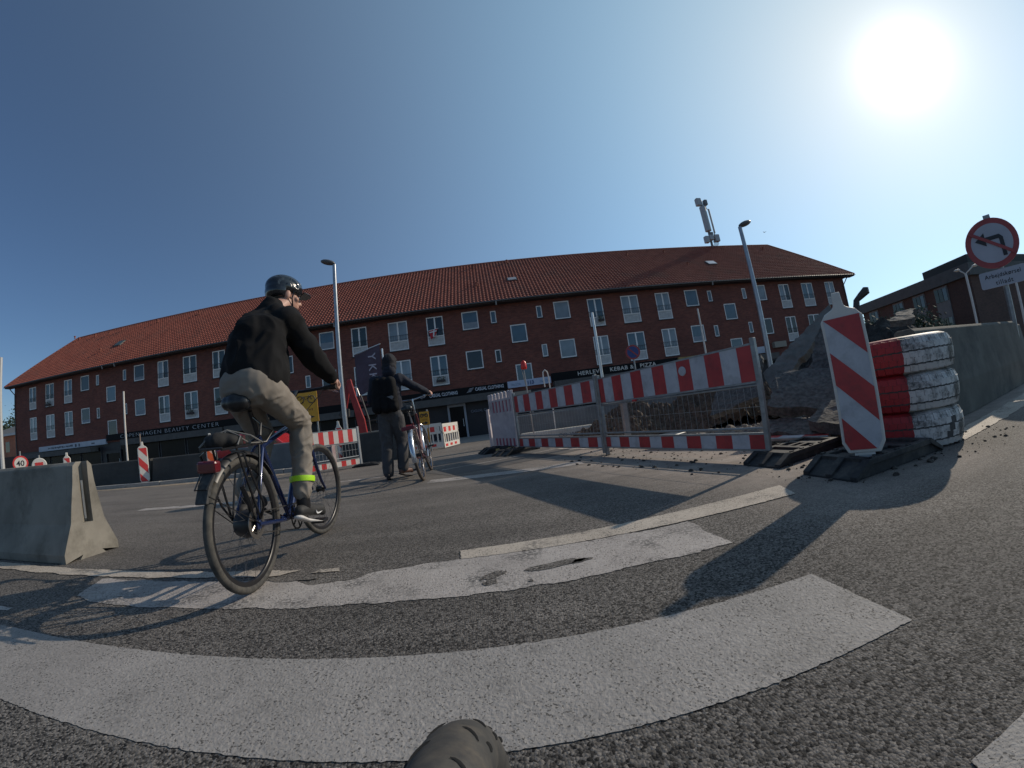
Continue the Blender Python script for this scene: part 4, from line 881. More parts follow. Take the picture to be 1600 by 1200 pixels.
# white plastic hoarding seen edge on
def hoarding(name,label,a,b_,h,z,mats,group=None,pickets=6,red_h=(0.76,0.98)):
    a,b_=Vector(a),Vector(b_); L=(b_-a).length; c=(a+b_)/2
    t=thing(name,label,'barrier',(c.x,c.y,z),math.atan2((b_-a).y,(b_-a).x),group)
    PW,PR=mats
    mb=MB(); mb.box2((-L/2,-0.02,0.22),(L/2,0.02,0.72*h/1.1)); mb.build('panel',PW,t,bevel=0.006)
    zt=0.70*h/1.1
    for e in (-1,1): mb=MB(); mb.box2((e*L/2-0.03,-0.03,0.0),(e*L/2+0.03,0.03,h)); mb.build('end_post',PW,t,bevel=0.008)
    mb=MB(); mb.box2((-L/2+0.03,-0.028,zt-0.04),(L/2-0.03,0.028,zt+0.01)); mb.box2((-L/2+0.03,-0.028,h-0.17),(L/2-0.03,0.028,h-0.13)); mb.box2((-L/2+0.03,-0.028,0.03),(L/2-0.03,0.028,0.07)); mb.build('rail',PW,t)['kind']='stuff'
    for i in range(pickets):
        x=-L/2+0.03+(i+0.5)*(L-0.06)/pickets; mb=MB(); mb.tube([(x,0,zt),(x,0,h-0.02)],0.040,10,flat=0.8); mb.ell((x,0,h-0.02),(0.040,0.032,0.03),10,5); mb.build('picket',PW,t,smooth=True)
    n=pickets*2; mb=MB()
    for i in range(n): mb.box2((-L/2+0.04+i*(L-0.08)/n,-0.012,zt+0.01),(-L/2+0.04+(i+1)*(L-0.08)/n,0.012,h-0.17),i%2)
    mb.build('red_white_band',[PR,PW],t)
    mb=MB()
    for i in range(n): mb.box2((-L/2+0.04+i*(L-0.08)/n,-0.024,0.07),(-L/2+0.04+(i+1)*(L-0.08)/n,0.024,0.22),i%2)
    mb.build('red_white_band',[PR,PW],t)
    mb=MB(); mb.box((0.0,-0.026,zt-0.12),(0.04,0.012,0.16)); mb.build('slot',WHL,t); return t
DW=mat('dusty_white_plastic',(0.44,0.38,0.39),(0.54,0.48,0.48),0.6,5,dirt=(0.30,0.24,0.24),dscale=3,damt=0.5); DR=mat('dusty_red_plastic',(0.30,0.06,0.09),(0.36,0.09,0.12),0.6,6)
hoarding('plastic_hoarding','dusty white plastic hoarding with pickets at the left end of the mesh barriers',(0.415,7.32),(-0.01,8.25),1.16,tz(7.8)+0.05,(DW,DR),pickets=6)
t=hoarding('plastic_hoarding','small white and red barrier end peeping out behind the plastic hoarding',(0.0,9.4),(-0.1,9.1),0.95,tz(9.3),(DW,DR),pickets=2)
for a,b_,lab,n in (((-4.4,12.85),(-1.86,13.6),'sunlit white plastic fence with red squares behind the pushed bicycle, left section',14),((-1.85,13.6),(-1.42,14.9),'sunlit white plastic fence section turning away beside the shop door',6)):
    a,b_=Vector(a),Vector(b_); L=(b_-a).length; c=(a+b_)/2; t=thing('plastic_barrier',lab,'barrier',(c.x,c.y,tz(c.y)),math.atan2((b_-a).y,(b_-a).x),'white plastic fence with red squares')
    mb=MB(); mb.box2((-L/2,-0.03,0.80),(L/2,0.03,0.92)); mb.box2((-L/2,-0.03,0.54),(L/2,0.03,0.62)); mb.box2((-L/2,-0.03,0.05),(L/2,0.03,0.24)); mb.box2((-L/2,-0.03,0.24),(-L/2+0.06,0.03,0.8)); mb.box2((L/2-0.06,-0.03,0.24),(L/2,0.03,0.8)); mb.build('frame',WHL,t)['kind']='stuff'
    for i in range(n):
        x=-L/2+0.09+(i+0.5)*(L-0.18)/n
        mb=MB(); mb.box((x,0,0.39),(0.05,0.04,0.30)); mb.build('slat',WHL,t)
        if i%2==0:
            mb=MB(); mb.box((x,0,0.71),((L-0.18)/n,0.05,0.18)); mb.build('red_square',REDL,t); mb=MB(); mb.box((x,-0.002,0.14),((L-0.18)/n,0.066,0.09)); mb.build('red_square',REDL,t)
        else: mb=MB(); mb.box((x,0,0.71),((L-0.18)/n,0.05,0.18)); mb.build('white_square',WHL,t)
t=thing('marker_post','red and orange marker post standing left of the pushed bicycle','post',(-2.52,11.3,tz(11.3))); mb=MB(); mb.box((0,0,0.45),(0.17,0.05,0.9)); mb.build('board',REDL,t); mb=MB(); mb.box((-0.17,0.02,0.4),(0.13,0.04,0.8)); mb.build('white_board',WHL,t); mb=MB(); mb.box((-0.17,-0.01,0.42),(0.12,0.03,0.2)); mb.build('orange_patch',mat('orange_patch',(0.6,0.25,0.05),None,0.6),t)
# small beacons on the left
b=beacon('traffic_beacon','slim red and white striped beacon board against the dark island blocks',(-9.93,9.1,tz(9.1)+0.0),R(42),W=0.26,H=1.0,z0=0.08,mats=(REDL,WHL),handle=False)
beacon('traffic_beacon','orange and white striped beacon above the rear bag of the cyclist bicycle',(-7.42,8.95,tz(9)),R(35),W=0.22,H=0.98,z0=0.1,mats=(mat('beacon_orange',(0.75,0.12,0.03),None,0.45),mat('beacon_pale',(0.75,0.45,0.33),None,0.5)))
beacon('traffic_beacon','beacon top showing above the pale concrete barrier, left of its slotted end',(-13.6,9.35,tz(9.3)),R(40),W=0.22,H=0.94,z0=0.1,mats=(REDL,WHL))
beacon('traffic_beacon','small white beacon with red mark peeping over the sunlit barrier panel',(-3.98,9.5,tz(9.5)),R(20),W=0.17,H=0.90,z0=0.12,mats=(REDL,WHL))
t=thing('road_sign','small round red and white sign top just above the pale concrete barrier','sign',(-15.36,9.5,tz(9.5)),R(45))
mb=MB(); mb.lathe([(0.001,-0.01),(0.23,-0.01),(0.25,0.0),(0.001,0.006)],24,axis='Y'); o=mb.build('disc',WHL,t); o.location=(0,0,0.86)
mb=MB(); mb.box((0,-0.014,0.9),(0.26,0.006,0.12)); mb.build('red_mark',REDL,t); mb=MB(); mb.tube([(0,0.03,0),(0,0.03,1.2)],0.03,8); mb.build('pole',GALV,t)
def disc_sign(parent,z,r,face,rim,name='disc'):
    mb=MB(); mb.lathe([(0.0005,-0.010),(r*0.995,-0.010),(r,-0.004),(r,0.006),(0.0005,0.006)],40,axis='Y'); o=mb.build(name,rim,parent,smooth=30); o.location=(0,0,z)
    mb=MB(); mb.lathe([(0.0005,-0.0125),(r*0.78,-0.0125),(r*0.78,-0.0095)],40,axis='Y'); o2=mb.build('face',face,o); return o
SGW=mat('sign_face',(0.36,0.37,0.42),(0.42,0.43,0.48),0.45,4); SGR=mat('sign_red',(0.30,0.04,0.045),(0.36,0.055,0.055),0.45,6); SGB=mat('sign_black',(0.015,0.015,0.02),None,0.5)
t=thing('speed_sign','round red rimmed 40 speed limit sign above the pale concrete barrier','sign',(-16.72,9.62,tz(9.6)),R(55))
d=disc_sign(t,1.0,0.26,WHL,REDL); text('40',0.27,(0,-0.014,-0.095),(PI/2,0,0),SGB,d,0.002,ax='CENTER',off=0.004)
mb=MB(); mb.tube([(0,0.03,0),(0,0.03,1.42)],0.03,8); mb.build('pole',GALV,t)

# no left turn sign with the text plate
QS=1.745
sg=thing('road_sign','round no left turn sign with white text plate below, on a grey pole','sign',(5.12*QS,2.08*QS,0),R(-67.5))
d=disc_sign(sg,0.75+0.945*QS,0.26,SGW,SGR); d.scale=(QS,QS,QS)
mb=MB(); mb.prism([(0.075,-0.155),(0.115,-0.155),(0.115,0.035),(0.085,0.07),(-0.055,0.07),(-0.055,0.03),(0.07,0.03),(0.075,0.025)],-0.0175,-0.0135,axis='Y'); a_=mb.build('arrow',SGB,d); mb=MB(); mb.prism([(-0.155,0.05),(-0.055,0.12),(-0.055,-0.02)],-0.0177,-0.0135,axis='Y'); mb.build('arrow_head',SGB,d)
mb=MB(); mb.box((0,-0.0215,0.0),(0.5,0.004,0.032),ry=R(38)); mb.build('red_bar',SGR,d)
pl=MB(); w_,h_,r_=0.225,0.085,0.02; pts=[]
for cx,cz,a0 in ((w_-r_,h_-r_,0),(-w_+r_,h_-r_,90),(-w_+r_,-h_+r_,180),(w_-r_,-h_+r_,270)):
    for k in range(5): a=R(a0+k*22.5); pts.append((cx+r_*math.cos(a),cz+r_*math.sin(a)))
pl.prism(pts,-0.012,0.0,axis='Y'); p_=pl.build('text_plate',SGW,sg); p_.location=(0.02*QS,0,0.75+0.585*QS); p_.scale=(QS,QS,QS)
text('Arbejdskørsel',0.060,(0,-0.0135,0.012),(PI/2,0,0),SGB,p_,0.001,ax='CENTER',sx=0.95,sp=1.08,off=0.0006); text('tilladt',0.062,(0,-0.0135,-0.062),(PI/2,0,0),SGB,p_,0.001,ax='CENTER',sx=1.0,sp=1.15,off=0.0006)
mb=MB(); mb.tube([(0.035,0.06,0),(0.035,0.06,0.75+1.24*QS)],0.05,10); mb.build('pole',GALV,sg)
mb=MB(); mb.box((0.035,0.05,0.75+1.22*QS),(0.12,0.11,0.07)); mb.box((0.035,0.018,0.75+1.06*QS),(0.15,0.03,0.05)); mb.box((0.035,0.018,0.75+0.82*QS),(0.15,0.03,0.05)); mb.build('clamp',GALV,sg)['kind']='stuff'

# lamp posts and poles
def lamp(label,x,y,h,side,z=None,r=0.075):
    t=thing('street_lamp',label,'street lamp',(x,y,tz(y)),group='grey street lamps')
    mb=MB(); mb.tube([(0,0,0),(0,0,h*0.35),(0,0,h)],[r,r*0.92,r*0.72],14); mb.build('pole',mat('lamp_pole',(0.30,0.31,0.33),(0.38,0.39,0.41),0.35,6,metal=0.7),t,smooth=True)
    mb=MB(); mb.ell((side*0.20,-0.02,h+0.10),(0.25,0.13,0.085),16,10,T=Matrix.Rotation(R(-18*side),3,'Y')); mb.tube([(0,0,h-0.03),(side*0.06,0,h+0.05)],0.045,8); mb.build('lamp_head',mat('lamp_dark',(0.07,0.07,0.075),(0.10,0.10,0.105),0.45,5),t,smooth=True)
    return t
lamp('tall grey street lamp rising beside the cyclist, head turned left',-4.37,11.0,6.15,-1)
lamp('tall grey street lamp at right in front of the building, head turned right',8.2,9.5,5.42,1,r=0.08)
def pole(label,p,z1,r,m_=GALV,name='steel_pole',z0=None,group='thin bare poles'):
    t=thing(name,label,'pole',(p[0],p[1],tz(p[1]) if z0 is None else z0),group=group); H=z1-t.location.z
    mb=MB(); mb.tube([(0,0,0),(0,0,H)],[r,r*0.85],8); mb.build('shaft',m_,t,smooth=True); mb=MB(); mb.tube([(0,0,0),(0,0,0.1)],r*1.8,8); mb.build('foot',m_,t); return t
WPOLE=mat('white_pole',(0.55,0.53,0.50),(0.65,0.62,0.58),0.5,5)
pole('bare white flagpole in front of the beauty centre sign',(-22.0,19.0),4.76,0.06,WPOLE)
pole('short bright steel pole behind the mesh barriers, left of the no parking sign',(3.1,10.0),3.2,0.045,ALU)
pole('thin pale pole right of the pizza lettering',(8.95,14.0),3.93,0.04,WPOLE)
pole('pale pole at the very left edge of the picture',(-22.4,12.0),5.9,0.10,mat('pale_pole',(0.42,0.42,0.42),None,0.5))
pole('thin brown post in front of the beauty centre shop window',(-19.2,17.5),2.0,0.045,mat('brown_post',(0.2,0.15,0.12),None,0.7))
t=thing('no_parking_sign','round blue and red no parking sign below the kebab shop windows','sign',(5.33,13.0,tz(13)),R(-12))
d=disc_sign(t,2.32-tz(13),0.27,mat('sign_blue',(0.035,0.06,0.20),None,0.5),SGR)
mb=MB(); mb.box((0,-0.017,0),(0.46,0.004,0.05),ry=R(45)); mb.build('red_bar',SGR,d); mb=MB(); mb.tube([(0,0.035,0),(0,0.035,2.3-tz(13))],0.03,8); mb.build('pole',GALV,t)
t=thing('warning_lamp','red warning lantern on a thin rod above the mesh barrier','lamp',(0.76,7.6,tz(7.6)))
mb=MB(); mb.tube([(0.03,0,0),(-0.01,0,1.62)],0.012,6); mb.tube([(0.0,0.02,1.2),(-0.05,0.01,1.6)],0.008,5); mb.build('rod',GALV,t)
mb=MB(); mb.tube([(0,0,1.60),(0,0,1.63),(0.0,0,1.74),(0.0,0,1.78)],[0.05,0.062,0.056,0.025],12); mb.build('lantern',mat('lantern_red',(0.65,0.03,0.02),None,0.25),t,smooth=True)
t=thing('bent_rod','white rod bent over at the top, standing behind the mesh barrier','rod',(1.46,9.0,tz(9)))
mb=MB(); mb.tube([(0,0,0),(0,0,1.55),(-0.02,0,1.66),(-0.07,0,1.71),(-0.12,0,1.66),(-0.13,0,1.50),(-0.12,0,1.3)],0.016,7); mb.build('tube',WPOLE,t,smooth=True)
t=thing('double_lamp','far street lamp with two small white heads before the office block','street lamp',(18.06,8.6,-0.1))
mb=MB(); mb.tube([(0,0,0),(0,0,3.45)],0.045,8); mb.tube([(-0.05,0.2,3.62),(0,0,3.42),(0.10,-0.28,3.62)],0.025,6); mb.build('pole',WPOLE,t)
for p in ((-0.06,0.26,3.64),(0.14,-0.36,3.64)): mb=MB(); mb.ell(p,(0.09,0.12,0.05),10,6); mb.build('lamp_head',WHL,t,smooth=True)
pole('thin pale pole below the text plate, before the office block',(18.9,7.2),3.0,0.05,WPOLE)
# shop banner
t=thing('banner','dark purple vertical banner with pale letters on a silver pole','banner',(-3.84,14.0,tz(14)))
mb=MB(); mb.tube([(0,0,0),(0,0,4.0)],[0.05,0.04],8); mb.build('pole',ALU,t,smooth=True)
mb=MB(); n=8
vs=[];fs=[]
for k in (0,1):
    for j in range(n+1):
        for i in range(5):
            u,v=i/4,j/n; x=-1.12+1.04*u*(1-0.02*v); z=3.95-tz(14)-0.27*(1-u)-1.62*v+0.12*u*v
            vs.append((x+0.0,0.05*math.sin(u*5+v*4)+k*0.01,z-0.0))
for k in (0,1):
    for j in range(n):
        for i in range(4): b_=k*(n+1)*5+j*5+i; fs.append((b_,b_+1,b_+6,b_+5))
mb.add(vs,fs); bn=mb.build('cloth',mat('banner_purple',(0.06,0.042,0.062),(0.085,0.065,0.095),0.8,2),t,smooth=True)
for ch,z in (('Y',3.35),('K',2.95),('K',2.6)): o=text(ch,0.42,(-0.55,-0.075,z+0.52),(PI/2,R(90),0),mat('letter_pale',(0.4,0.38,0.45),None,0.6),t,0.003,off=0.004)
mb=MB(); mb.tube([(-1.15,0,3.72-tz(14)-0.02),(-0.05,0,3.98-tz(14))],0.02,6); mb.build('arm',ALU,t)
# yellow detour signs
YS=mat('sign_yellow',(0.46,0.23,0.015),(0.54,0.28,0.02),0.5,5)
def detour(label,x,y,z0,z1,w_,rz,full=True):
    t=thing('detour_sign',label,'sign',(x,y,tz(y)),rz); off=-tz(y)
    mb=MB(); mb.box2((-w_/2,-0.01,z0+off),(w_/2,0.01,z1+off)); p=mb.build('plate',YS,t,bevel=0.01)
    H=z1-z0; zc=(z0+z1)/2+off; m=MB()
    for cx in (-0.25*w_,0.25*w_): m.tube([(cx+0.16*w_*math.cos(a*PI/8),-0.016,z1+off-H*0.28+0.16*w_*math.sin(a*PI/8)) for a in range(16)],0.012,5,closed=True)
    zz=z1+off-H*0.28; m.tube([(-0.25*w_,-0.016,zz),(-0.1*w_,-0.016,zz+0.13*w_),(0.14*w_,-0.016,zz+0.13*w_),(0,-0.016,zz),(-0.1*w_,-0.016,zz+0.13*w_)],0.010,5); m.tube([(0.25*w_,-0.016,zz),(0.13*w_,-0.016,zz+0.2*w_)],0.010,5)
    m.build('bicycle_symbol',SGB,p)['kind']='stuff'
    m=MB(); za=z0+off+H*0.16; m.prism([(-0.3*w_,za-0.02),(0.05*w_,za-0.02),(0.05*w_,za-0.055),(0.34*w_,za),(0.05*w_,za+0.055),(0.05*w_,za+0.02),(-0.3*w_,za+0.02)],-0.016,-0.011,axis='Y'); m.build('arrow',SGB,p)
    m=MB(); 
    for i in range(6): m.box((-0.26*w_+i*0.1*w_,-0.0135,z0+off+H*0.40),(0.05*w_,0.004,H*(0.05+0.02*(i%2))))
    m.build('sign_marks',mat('mark_brown',(0.2,0.09,0.02),None,0.6),p)['kind']='stuff'
    m=MB(); m.tube([(w_/2-0.05,0.03,0),(w_/2-0.05,0.03,z1+off+0.06)],0.025,8); m.build('pole',GALV,t)
    m=MB(); m.tube([(w_/2-0.08,0.03,0.3),(w_/2-0.08,0.03,0.75)],0.03,6); m.build('yellow_sleeve',YS,t); return t
detour('yellow detour sign with bicycle symbol and arrow behind the cyclist knee',-5.06,10.0,1.19,2.05,0.62,R(25)); detour('small yellow detour sign just above the rear of the pushed bicycle',-2.15,12.0,0.72,1.15,0.30,R(5))

# small excavator with a raised red boom
ex=thing('excavator','red boom of a small excavator parked behind the sunlit barrier','excavator',(-4.3,12.6,tz(12.6)),R(10))
EXR=mat('excavator_red',(0.26,0.018,0.02),(0.33,0.028,0.03),0.45,4,dirt=(0.15,0.02,0.02),damt=0.5); EXD=mat('excavator_dark',(0.03,0.03,0.032),(0.05,0.05,0.05),0.6,5)
for e in (-0.55,0.55): mb=MB(); mb.prism([(-0.8,0.08),(-0.65,0.0),(0.65,0),(0.8,0.08),(0.8,0.25),(0.65,0.36),(-0.65,0.36),(-0.8,0.25)],e-0.13,e+0.13,axis='X'); o=mb.build('track',EXD,ex)
mb=MB(); mb.box2((-0.5,-0.4,0.38),(0.6,0.7,0.72)); mb.build('body',EXD,ex,bevel=0.05)
mb=MB(); 
for p in ((0.0,-0.0),(0.55,-0.0),(0.0,0.6),(0.55,0.6)): mb.tube([(p[0],p[1],0.72),(p[0],p[1],1.25)],0.03,6)
mb.box2((-0.05,-0.05,1.25),(0.6,0.65,1.29)); mb.build('cab_frame',EXD,ex); mb=MB(); mb.box2((0.1,0.2,0.72),(0.5,0.5,0.85)); mb.box2((0.1,0.42,0.85),(0.5,0.5,1.15)); mb.build('seat',BLACKM,ex)
mb=MB(); mb.prism([(-0.05,0.55),(0.17,0.55),(0.10,1.3),(-0.10,2.05),(-0.22,2.65),(-0.36,2.6),(-0.34,2.3),(-0.2,1.6),(-0.12,1.0)],-0.72,-0.56,axis='Y'); mb.build('boom',EXR,ex,bevel=0.02)
mb=MB(); mb.prism([(-0.62,1.75),(-0.47,1.7),(-0.36,2.1),(-0.28,2.62),(-0.35,2.66),(-0.5,2.3)],-0.54,-0.42,axis='Y'); mb.build('stick',EXR,ex,bevel=0.02)
mb=MB(); mb.tube([(0.22,-0.5,0.6),(0.20,-0.5,1.3),(0.02,-0.5,2.1)],0.035,8); mb.build('hydraulic_ram',EXD,ex); mb=MB(); mb.tube([(-0.3,-0.38,2.45),(-0.1,-0.38,2.35),(0.02,-0.38,1.9)],0.02,6); mb.build('hose',ALU,ex)
mb=MB(); mb.prism([(-0.75,1.55),(-0.55,1.75),(-0.4,1.7),(-0.42,1.45),(-0.62,1.4)],-0.66,-0.34,axis='Y'); mb.build('bucket',EXD,ex,bevel=0.02)
# small red car behind the island
car=thing('parked_car','small red car parked behind the concrete blocks, roof showing behind the cyclist','car',(-9.1,13.6,tz(13.6)),R(8))
CR_=mat('car_red',(0.42,0.02,0.025),None,0.25,coat=0.8)
mb=MB(); mb.prism([(-1.85,0.28),(-1.9,0.6),(-1.75,0.82),(-1.1,0.9),(-0.75,1.28),(-0.3,1.38),(0.5,1.38),(0.95,1.25),(1.35,0.92),(1.8,0.84),(1.9,0.6),(1.85,0.28)],-0.8,0.8,axis='Y'); mb.build('body',CR_,car,bevel=0.06)
mb=MB(); mb.prism([(-1.0,0.93),(-0.72,1.24),(-0.15,1.31),(-0.15,0.93)],-0.812,0.812,axis='Y'); mb.prism([(-0.05,0.93),(-0.05,1.31),(0.5,1.31),(0.88,1.2),(1.15,0.93)],-0.812,0.812,axis='Y'); mb.build('window',GL[0],car)
for x in (-1.2,1.2):
    for y in (-0.78,0.78): mb=MB(); mb.lathe([(0.0,-0.1),(0.2,-0.11),(0.3,-0.1),(0.31,0.0),(0.3,0.1),(0.2,0.11),(0.0,0.1)],20,axis='Y'); o=mb.build('wheel',BLACKM,car,smooth=True); o.location=(x,y,0.31)
mb=MB(); mb.box((-1.88,0.5,0.68),(0.06,0.28,0.12)); mb.build('headlight',WHL,car); mb=MB(); mb.box((-1.88,-0.5,0.68),(0.06,0.28,0.12)); mb.build('headlight',WHL,car)

# ---------------------------------------------------------------- soil, rubble, broken asphalt
def mound(name,label,cat,cx,cy,rx,ry,h,seed,m_,rot=0,n=70,rough=0.09,shape=None,lump=6.0):
    vs=[];fs=[]
    for j in range(n+1):
        for i in range(n+1):
            u,v=2*i/n-1,2*j/n-1; rr=math.hypot(u,v)
            a=math.atan2(v,u); edge=1-0.22*mn.noise(Vector((math.cos(a)*1.6,math.sin(a)*1.6,seed)))
            k=max(0,1-rr/edge); k=k**0.75*(1.0 if k>0 else 0)
            x,y=u*rx,v*ry; X=cx+x*math.cos(rot)-y*math.sin(rot); Y=cy+x*math.sin(rot)+y*math.cos(rot)
            s_=1+0.35*mn.noise(Vector((u*2,v*2,seed+5)))
            z=h*k*s_+ (rough*mn.noise(Vector((x*lump,y*lump,seed)))+rough*0.6*mn.noise(Vector((x*lump*3,y*lump*3,seed)))+rough*0.35*mn.noise(Vector((x*lump*8,y*lump*8,seed))))*min(1,k*5)
            vs.append((X,Y,tz(Y)+z-0.02 if k>0 else tz(Y)-0.04))
    for j in range(n):
        for i in range(n): fs.append((j*(n+1)+i,j*(n+1)+i+1,(j+1)*(n+1)+i+1,(j+1)*(n+1)+i))
    me=bpy.data.meshes.new(name); me.from_pydata(vs,[],fs); me.materials.append(m_); o=bpy.data.objects.new(name,me); COL.objects.link(o); tag(o,label,cat); return o
mound('soil_heap','brown excavated soil heap behind the mesh barriers','soil heap',2.95,7.35,1.55,1.15,0.66,3,SOIL,R(-25),n=110,rough=0.13)
mound('soil_heap','darker soil heap joining the broken slabs behind the nearest barrier','soil heap',4.6,6.6,1.9,1.2,0.98,4,SOIL,R(-30),n=110,rough=0.15)
mound('rubble_heap','dark earth bank behind the broken slabs and the striped beacon','rubble heap',6.6,5.6,2.0,1.4,1.30,7,mat('dark_earth',(0.022,0.02,0.018),(0.06,0.053,0.047),0.95,9,bump=0.02,bscale=26,detail=8),R(-35),n=90,rough=0.22)
mound('rubble_heap','low heap of earth and stones behind the long stained concrete block','rubble heap',7.6,4.8,2.3,1.0,0.98,9,mat('grey_earth',(0.06,0.055,0.05),(0.13,0.12,0.11),0.95,9,bump=0.02,bscale=26,detail=8),R(10),n=80,rough=0.22)
# the ground of the works: sunlit sandy strip
sheet('sandy_ground',[(1.1,6.6),(1.9,5.3),(2.8,4.3),(4.2,3.9),(4.5,4.6),(3.4,5.6),(2.8,7.0),(1.5,8.2),(0.6,8.2)],mat('pale_sand',(0.30,0.26,0.22),(0.44,0.39,0.34),0.95,12,bump=0.008,bscale=80),0.006,amp=0.05,big=0.1,step=0.08)
def slab_piece(label,corners,th,seed,m_top,rough=0.02,name='broken_slab'):
    """corners: four or more world points of the upper face, roughly coplanar"""
    P=[Vector(c) for c in corners]; c0=sum(P,Vector())/len(P); nrm=Vector((0,0,0))
    for i in range(len(P)): nrm+=(P[i]-c0).cross(P[(i+1)%len(P)]-c0)
    nrm.normalize(); u=(P[0]-c0).normalized(); u=(u-nrm*u.dot(nrm)).normalized(); v=nrm.cross(u)
    poly=[((p-c0).dot(u),(p-c0).dot(v)) for p in P]; o2=outline(poly,0.05,0.025,seed,0.04)
    bm=bmesh.new(); top=[bm.verts.new((p.x,p.y,0)) for p in o2]; f=bm.faces.new(top)
    bmesh.ops.triangulate(bm,faces=[f]); 
    r=bmesh.ops.subdivide_edges(bm,edges=[e for e in bm.edges if e.calc_length()>0.12],cuts=4,use_grid_fill=True)
    ex_=bmesh.ops.extrude_face_region(bm,geom=bm.faces[:]); vs=[g for g in ex_['geom'] if isinstance(g,bmesh.types.BMVert)]
    bmesh.ops.translate(bm,verts=vs,vec=(0,0,-th)); bmesh.ops.recalc_face_normals(bm,faces=bm.faces)
    for q in bm.verts: n_=Vector((mn.noise(q.co*14+Vector((seed,0,0))),mn.noise(q.co*14+Vector((0,seed,0))),mn.noise(q.co*9+Vector((0,0,seed))))); q.co+=n_*rough
    me=bpy.data.meshes.new(name); bm.to_mesh(me); bm.free(); me.materials.append(m_top)
    o=bpy.data.objects.new(name,me); COL.objects.link(o); o.matrix_world=Matrix(((u.x,v.x,nrm.x,c0.x),(u.y,v.y,nrm.y,c0.y),(u.z,v.z,nrm.z,c0.z),(0,0,0,1)))
    return tag(o,label,'asphalt slab',group='broken asphalt slabs')
BRK=mat('broken_asphalt',(0.055,0.054,0.051),(0.13,0.127,0.12),0.95,22,bump=0.02,bscale=42,detail=9,dirt=(0.17,0.155,0.135),dscale=5,damt=0.5)
def W3(x,y,d):   # a point at horizontal distance d along a pixel's ray
    r_=px(x,y); k=d/math.hypot(r_.x,r_.y); return Vector((r_.x*k,r_.y*k,CAM_H+r_.z*k))
slab_piece('grey broken asphalt slab tilted towards the road, between fence and beacon',[W3(1200,646,4.9),W3(1216,593,5.5),W3(1322,586,5.45),W3(1302,655,4.85)],0.13,1,BRK)
slab_piece('upright broken asphalt slab behind the tilted one',[W3(1262,594,5.7),W3(1283,520,6.0),W3(1318,512,6.0),W3(1330,590,5.6)],0.12,2,BRK)
slab_piece('long leaning asphalt slab with a pale upper edge, high on the heap',[W3(1196,592,6.6),W3(1298,484,7.2),W3(1308,505,7.0),W3(1212,618,6.35)],0.14,3,mat('pale_slab',(0.12,0.115,0.105),(0.17,0.163,0.15),0.95,9,bump=0.01,bscale=30))
slab_piece('slab lying at the foot of the heap beside the beacon',[W3(1268,672,4.5),W3(1290,640,4.9),W3(1345,640,4.8),W3(1345,690,4.2)],0.12,4,BRK)
slab_piece('dark slab leaning inside the mesh barrier near its right post',[W3(1115,655,6.3),W3(1128,600,6.9),W3(1192,560,6.7),W3(1190,628,6.0)],0.10,5,BRK)
slab_piece('low slab edge in shadow under the tilted slab',[W3(1190,690,4.75),W3(1196,662,5.0),W3(1330,668,4.7),W3(1310,690,4.4)],0.10,6,BRK)
c_=W3(1356,500,9.3); mound('rubble_heap','dark earth heap between the striped beacon and the office block','rubble heap',c_.x,c_.y,2.6,1.7,1.45,12,mat('dark_earth',(0,0,0)),R(-55),n=70,rough=0.16)
slab_piece('flat slab lying behind the stained concrete block',[W3(1392,512,6.4),W3(1402,496,6.9),W3(1430,492,7.0),W3(1424,508,6.4)],0.09,8,BRK)
# stones and clods
def stone_mesh(seed):
    bm=bmesh.new(); bmesh.ops.create_icosphere(bm,subdivisions=2,radius=1)
    for v in bm.verts: v.co*=1+0.45*mn.noise(v.co*1.3+Vector((seed,0,0))); v.co.z*=0.65
    me=bpy.data.meshes.new('stone'); bm.to_mesh(me); bm.free(); return me
random.seed(5); SM=[stone_mesh(i*3.7) for i in range(5)]
STM=mat('rubble_stone',(0.16,0.14,0.125),(0.32,0.29,0.26),0.95,9,bump=0.006,bscale=40); CLM=mat('dark_clod',(0.03,0.026,0.022),(0.07,0.06,0.05),0.95,20)
def scatter(name,label,cat,n,fn,m_,kind='stuff'):
    mb=MB(); 
    for i in range(n):
        p,s_=fn(); me=random.choice(SM); T=Matrix.Translation(p)@Matrix.Rotation(random.uniform(0,6.28),4,'Z')@Matrix.Rotation(random.uniform(-.5,.5),4,'X')@Matrix.Scale(s_,4)
        mb.add([T@v.co for v in me.vertices],[tuple(q.vertices) for q in me.polygons])
    o=mb.build(name,m_); return tag(o,label,cat,kind=kind)
def f_clod():
    while True:
        x=random.uniform(0.9,4.2); y=random.uniform(1.75,5.6)
        if x+0.42*y>2.9 and y<6.8-0.75*x+1.2: break
    r=random.random(); return Vector((x,y,tz(y)+0.004)),0.004+0.022*r**5
scatter('soil_crumbs','small dark clods of soil strewn on the dusty road beside the fence','soil crumbs',900,f_clod,CLM)
def f_clod2():
    a=random.uniform(-2.6,0.4); r=random.uniform(0.47,0.8); return Vector((3.44+r*math.cos(a),2.32+r*math.sin(a),0.004)),0.003+0.013*random.random()**5
scatter('soil_crumbs','small clods of soil round the foot of the tyre stack','soil crumbs',70,f_clod2,CLM)
def f_st():
    d=random.uniform(5.4,6.5); a=R(random.uniform(28,47)); y=d*math.cos(a); return Vector((d*math.sin(a),y,tz(y)+0.03)),0.02+0.06*random.random()**2
scatter('rubble_stones','pale broken stones along the foot of the slabs behind the fence','rubble',170,f_st,STM)
def f_heap():
    x=random.uniform(4.6,8.5); y=random.uniform(4.0,6.6); d=math.hypot((x-6.6)/2.0,(y-5.6)/1.4); return Vector((x,y,max(0.02,1.15*(1-d)))),0.03+0.09*random.random()**2
scatter('rubble_stones','dark lumps of asphalt and stone on the earth bank','rubble',160,f_heap,BRK)
